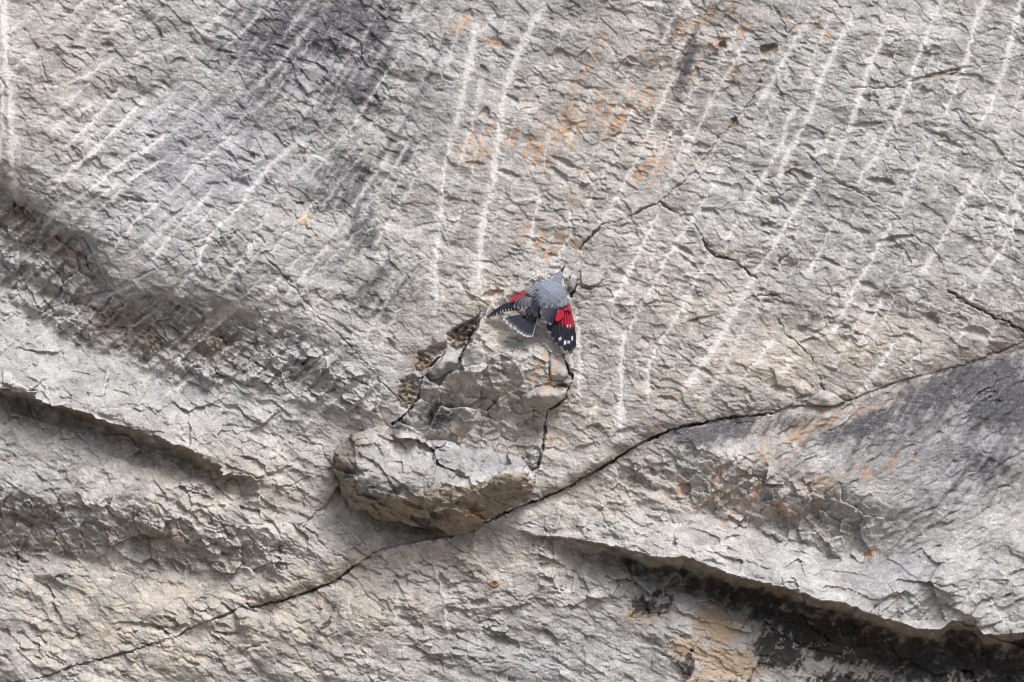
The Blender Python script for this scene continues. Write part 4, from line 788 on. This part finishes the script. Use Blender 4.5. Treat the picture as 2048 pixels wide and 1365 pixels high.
# bill: slender, slightly curved
vs_, fs = [], []
B = [(1121.4,545.8,3.6,50.5),(1123.2,542.6,2.6,50.5),(1125,539.6,2.0,50.5),(1127,536.4,1.6,51),(1129,533.4,1.2,52),(1130.8,530.6,.4,53)]
for i, (x, y, r, hh) in enumerate(B):
    d = P([.55, -.83]); nr = P([.83, .55])
    for k in range(8):
        a = 2 * math.pi * k / 8; p = P([x, y]) + nr * r * math.cos(a); vs_.append(W(p[0], p[1], hh + r * math.sin(a)))
for i in range(len(B) - 1):
    for k in range(8): fs.append((i * 8 + k, i * 8 + (k + 1) % 8, i * 8 + 8 + (k + 1) % 8, i * 8 + 8 + k))
fs.append(tuple(range(8))[::-1]); fs.append(tuple(len(B) * 8 - 8 + k for k in range(8)))
build('bill', vs_, fs, None, M_BL, bird)
def ball(name, px, py, h, r, mat, parent):
    vs_, fs = [], []
    for i in range(1, 6):
        for k in range(10):
            a, b = math.pi * i / 6, 2 * math.pi * k / 10; vs_.append(W(px + r * math.sin(a) * math.cos(b), py + r * math.sin(a) * math.sin(b), h + r * math.cos(a)))
    for i in range(4):
        for k in range(10): fs.append((i * 10 + k, i * 10 + 10 + k, i * 10 + 10 + (k + 1) % 10, i * 10 + (k + 1) % 10))
    fs.append(tuple(range(10))); fs.append(tuple(range(40, 50))[::-1])
    return build(name, vs_, fs, None, mat, parent)
ball('eye', 1125.6, 556.0, 57, 1.7, M_EY, bird); ball('eye', 1107.5, 549.5, 56, 1.7, M_EY, bird)
# legs and toes reaching from the belly to the stone
def tube(name, pts, rad, mat, parent):
    vs_, fs = [], []
    pts = [Vector(W(*p)) for p in pts]
    for i, p in enumerate(pts):
        d = (pts[min(i + 1, len(pts) - 1)] - pts[max(i - 1, 0)]).normalized(); u = d.orthogonal().normalized(); v = d.cross(u)
        for k in range(6): a = math.pi * k / 3; vs_.append(tuple(p + (u * math.cos(a) + v * math.sin(a)) * rad[i] * S))
    for i in range(len(pts) - 1):
        for k in range(6): fs.append((i * 6 + k, i * 6 + (k + 1) % 6, i * 6 + 6 + (k + 1) % 6, i * 6 + 6 + k))
    fs.append(tuple(range(6))[::-1]); fs.append(tuple(len(pts) * 6 - 6 + k for k in range(6)))
    return build(name, vs_, fs, None, mat, parent)
for (hx, hy) in ((1080, 592), (1120, 604)):
    g = height_at(hx, hy - 14) + 2
    lg = tube('leg', [(hx, hy, 50), (hx + 1, hy + 2, (50 + g) / 2), (hx + 2, hy - 12, g + 1)], [3.0, 1.8, 1.4], M_BL, bird)
    for dx, dy in ((-7, -9), (1, -12), (8, -8), (2, 10)):
        tube('toe', [(hx + 2, hy - 12, g + 1), (hx + 2 + dx * .5, hy - 12 + dy * .5, g + 2), (hx + 2 + dx, hy - 12 + dy, g - .5)], [1.3, 1.1, .5], M_BL, lg)

def edge_col(base, edge, tipw=.08, sidew=.0, tipc=None):
    tipc = edge if tipc is None else tipc
    def f(t, s, L):
        c = base
        c = lerp(c, tipc, sstep(1 - tipw * 1.6, 1 - tipw * .5, t))
        if sidew: c = lerp(c, edge, sstep(1 - sidew, 1, abs(s)))
        c = lerp(c, base * 2.0 + .01, .5 * math.exp(-(s / .14) ** 2) * (1 - sstep(.8, .95, t)))
        return c
    return f
# tail: twelve feathers fanned out, pale tips, the outermost white edged
tail = empty('tail', 1064, 634, 56); attach(tail, bird)
tips = [z2p(*p) for p in [(372,800),(405,838),(450,875),(500,905),(540,945),(575,962),(610,985),(648,996),(680,994)]]
for i, tp in enumerate(tips):
    f = i / (len(tips) - 1)
    bx, by = lerp(1062, 1072, f), lerp(628, 634, f)
    last = i >= len(tips) - 1
    def cf(t, s, L, last=last, i=i):
        c = NAVY * (.8 + .12 * (i % 2))
        c = lerp(c, P([.36,.355,.36]), sstep(.86, .93, t))
        c = lerp(c, PALE, sstep(.94, .97, t))
        if last: c = lerp(c, PALE, sstep(.72, .8, -s) * sstep(.3, .4, t))
        if i == 0: c = lerp(c, PALE, sstep(.65, .8, s) * sstep(.75, .8, t))
        return lerp(c, c * 1.6, .4 * math.exp(-(s / .12) ** 2))
    o = feather('tail_feather', (bx, by, 55 - abs(f - .5) * 3), (*tp, 66 - 14 * (f - .5) ** 2), 6.2, cf, None, bend=-.04 + .08 * f, basew=.4, roundn=.12); attach(o, tail)
# tail coverts
for i, (x, y) in enumerate([(640,780),(690,800),(730,790),(600,745),(660,740)]):
    o = feather('tail_covert', (1070, 624, 62), (*z2p(x, y), 62.5), 5, edge_col(SLATE, SLATE * 1.5, .2), None, basew=.6, roundn=.5); attach(o, tail)

# the wing on the left of the body (narrow, half folded)
lw = empty('wing', 1066, 582, 56); attach(lw, bird)
L_tips = [(190,780),(215,762),(262,752),(300,738),(340,716),(368,703),(402,697),(436,690),(470,688),(505,686),(530,676)]
for i, p in enumerate(L_tips):
    f = i / (len(L_tips) - 1); tx, ty = z2p(*p)
    bx, by = z2p(lerp(560, 640, f), lerp(560, 600, f))
    def cf(t, s, L, i=i):
        c = NAVY * (1 + .1 * (i % 2))
        c = lerp(c, RED, (1 - sstep(.30, .36, t)) * (1 if i < 5 else .0))
        c = lerp(c, PALE * .9, sstep(.93, .97, t) * (1 if i > 2 else .3))
        c = lerp(c, EDGE, .6 * sstep(.75, 1, -s) * (1 if i > 0 else .3))
        return c
    o = feather('flight_feather', (bx, by, 50 + i * .9), (tx, ty, 44 + i * 1.2), lerp(3.4, 5.2, f), cf, None, bend=.05, basew=.5, roundn=.16); attach(o, lw)
for (x0, y0, x1, y1, w) in [(700,462,478,576,3.6),(690,470,492,586,3.6),(680,482,530,586,3.6)]:      # red coverts of the leading edge
    o = feather('red_covert', (*z2p(x0, y0), 60), (*z2p(x1, y1), 59), w, lambda t, s, L: lerp(P([.13,.10,.12]), RED, sstep(.22, .32, t)), None, bend=.02, basew=.7, roundn=.2); attach(o, lw)
for i, (x0, y0, x1, y1, w) in enumerate([(668,515,500,662,4.6),(686,515,545,674,5.4),(706,520,590,676,6),(728,522,635,672,6.4),(748,524,680,650,7.2)]):   # grey tertials
    def cf(t, s, L, i=i):
        c = lerp(NAVY * 1.3, GREY, i / 4)
        c = lerp(c, P([.32,.30,.31]) * (.7 + .3 * i / 4), sstep(.45, .95, s) * .85); c = lerp(c, P([.38,.36,.37]), sstep(.86, .97, t) * .8)
        return c
    o = feather('tertial', (*z2p(x0, y0), 60 + i * 1.3), (*z2p(x1, y1), 60 + i * 1.5), w, cf, None, bend=.10, basew=.6, roundn=.3); attach(o, lw)
for (x0, y0, x1, y1, w) in [(800,420,640,500,6),(810,450,668,520,7),(820,480,720,560,8),(830,500,765,580,8)]:
    o = feather('scapular', (*z2p(x0, y0), 66), (*z2p(x1, y1), 66), w, edge_col(P([.20,.205,.235]), P([.14,.14,.16]), .2), None, basew=.8, roundn=.45); attach(o, lw)

# the wing on the right of the body (spread downwards)
rw = empty('wing', 1128, 610, 56); attach(rw, bird)
R_tips = [(872,905),(880,925),(892,945),(935,1005),(975,1068),(1022,1112),(1085,1156),(1135,1166),(1178,1128),(1186,1040)]
R_base = [(985,700),(990,700),(1000,700),(1010,690),(1030,685),(1052,680),(1075,672),(1095,662),(1112,650),(1122,640)]
spots = {5: [(.77,.35)], 6: [(.79,.3)], 7: [(.77,.35),(.40,.5)], 8: [(.74,.3),(.44,.4)], 9: [(.55,.3)]}
for i, (tp, bp_) in enumerate(zip(R_tips, R_base)):
    f = i / 9
    def cf(t, s, L, i=i):
        c = NAVY * (1 + .12 * (i % 2))
        if i >= 3:
            e = [0,0,0,.36,.36,.37,.38,.40,.42,.44][i]
            k = (1 - sstep(e - .02, e + .03, t - .06 + .22 * max(0, s + .1))) * (1 if i < 6 else sstep(-.5, -.15, -s))
            c = lerp(c, RED * (.75 + .25 * sstep(0, .8, t / e)), k * (1 - .85 * sstep(.35, .8, s)) * (1 - .5 * sstep(.8, 1, -s)))
        if i < 3: c = lerp(c, PALE, sstep(.90, .95, t))
        else: c = lerp(c, EDGE * 1.6, sstep(.965, .99, t) * (.9 if i < 6 else .35))
        c = lerp(c, EDGE, .55 * sstep(.78, 1, s) * sstep(.35, .5, t))
        for (a, ss) in spots.get(i, []):
            r = 3.0 if a > .6 else 2.0
            dd = math.hypot((t - a) * L / (r * 1.25), (s - ss) * 5.4 / r)
            c = lerp(c, P([.8,.8,.8]), 1 - sstep(.75, 1.05, dd))
        return c
    o = feather('flight_feather', (*z2p(*bp_), 60 + f * 3), (*z2p(*tp), 50 + f * 6 - abs(f - .6) * 4), lerp(4.6, 5.6, min(1, f * 2)) if i < 9 else 4.4, cf, None, bend=-.03 + .02 * f, basew=.55, roundn=.14, nt_=26, ns=10); attach(o, rw)
for (x0, y0, x1, y1, w) in [(1095,610,1128,700,4),(1060,620,1090,700,5.5),(1115,600,1146,720,3.2)]:
    o = feather('red_covert', (*z2p(x0, y0), 66), (*z2p(x1, y1), 65), w, lambda t, s, L: lerp(P([.24,.10,.13]), RED, sstep(.2, .7, t) * (.55 + .45 * sstep(-.4, .4, s))), None, basew=.8, roundn=.4); attach(o, rw)
for (x0, y0, x1, y1, w) in [(1000,655,990,815,4.6),(1020,650,1012,800,4.6),(1040,645,1045,775,4.4)]:
    o = feather('red_covert', (*z2p(x0, y0), 65.5), (*z2p(x1, y1), 64.5), w, lambda t, s, L: lerp(GREY, RED, sstep(.25, .36, t)), None, camber=.06, basew=.8, roundn=.12); attach(o, rw)
for i, (x0, y0, x1, y1, w) in enumerate([(985,665,905,855,6.5),(970,655,850,832,7),(955,648,818,785,7),(940,640,798,735,6.8),(925,632,815,678,6.5)]):
    def cf(t, s, L, i=i):
        c = lerp(NAVY * 1.4, GREY * 1.1, i / 4)
        c = lerp(c, P([.30,.29,.30]), sstep(.3, .95, s) * .85); c = lerp(c, P([.42,.40,.41]), sstep(.88, .97, t) * (.95 if i < 2 else .6))
        return c
    o = feather('tertial', (*z2p(x0, y0), 71 + i * 1.2), (*z2p(x1, y1), 68 + i * 1.4), w, cf, None, bend=.08, basew=.65, roundn=.3); attach(o, rw)
for (x0, y0, x1, y1, w) in [(960,560,890,650,9),(1000,570,960,672,9),(1045,570,1030,660,9),(1080,560,1085,640,8)]:
    o = feather('scapular', (*z2p(x0, y0), 72), (*z2p(x1, y1), 69), w, edge_col(P([.255,.265,.30]), P([.20,.205,.225]), .3), None, basew=.9, roundn=.55); attach(o, rw)

# ------------------------------------------------------------------ the little clay nest on the low slab
nx_, ny_ = 988.5, 1169.5; g0 = height_at(nx_, ny_ + 2)
mm = bpy.data.materials.new('dried_clay'); n, l, b_ = nt(mm); g_ = n.new('ShaderNodeNewGeometry')
l.new(mixc(n, l, noise(n, l, g_.outputs['Position'], 500, 3), (.30,.16,.085), (.50,.32,.20)), b_.inputs['Base Color']); b_.inputs['Roughness'].default_value = .95
vs_, fs = [], []
prof = [(8.8,-12),(9.4,0),(9.2,4),(8.2,8),(6.6,9.4),(5.2,8.6),(4.8,5),(4.6,-2)]
rs = np.random.RandomState(3)
for r, z in prof:
    for k in range(22):
        a = 2 * math.pi * k / 22; e = 1 + .05 * rs.randn()
        vs_.append(W(nx_ + r * 1.0 * math.cos(a) * e, ny_ + r * .8 * math.sin(a) * e - z * .25, g0 + z * .8))
for i in range(len(prof) - 1):
    for k in range(22): fs.append((i * 22 + k, i * 22 + (k + 1) % 22, i * 22 + 22 + (k + 1) % 22, i * 22 + 22 + k))
fs.append(tuple(len(prof) * 22 - 22 + k for k in range(22)))
tag(build('clay_nest', vs_, fs, None, mm, None), 'tiny round clay insect nest with an open mouth, stuck on the low slab', 'insect nest')
print('verts', X.size)
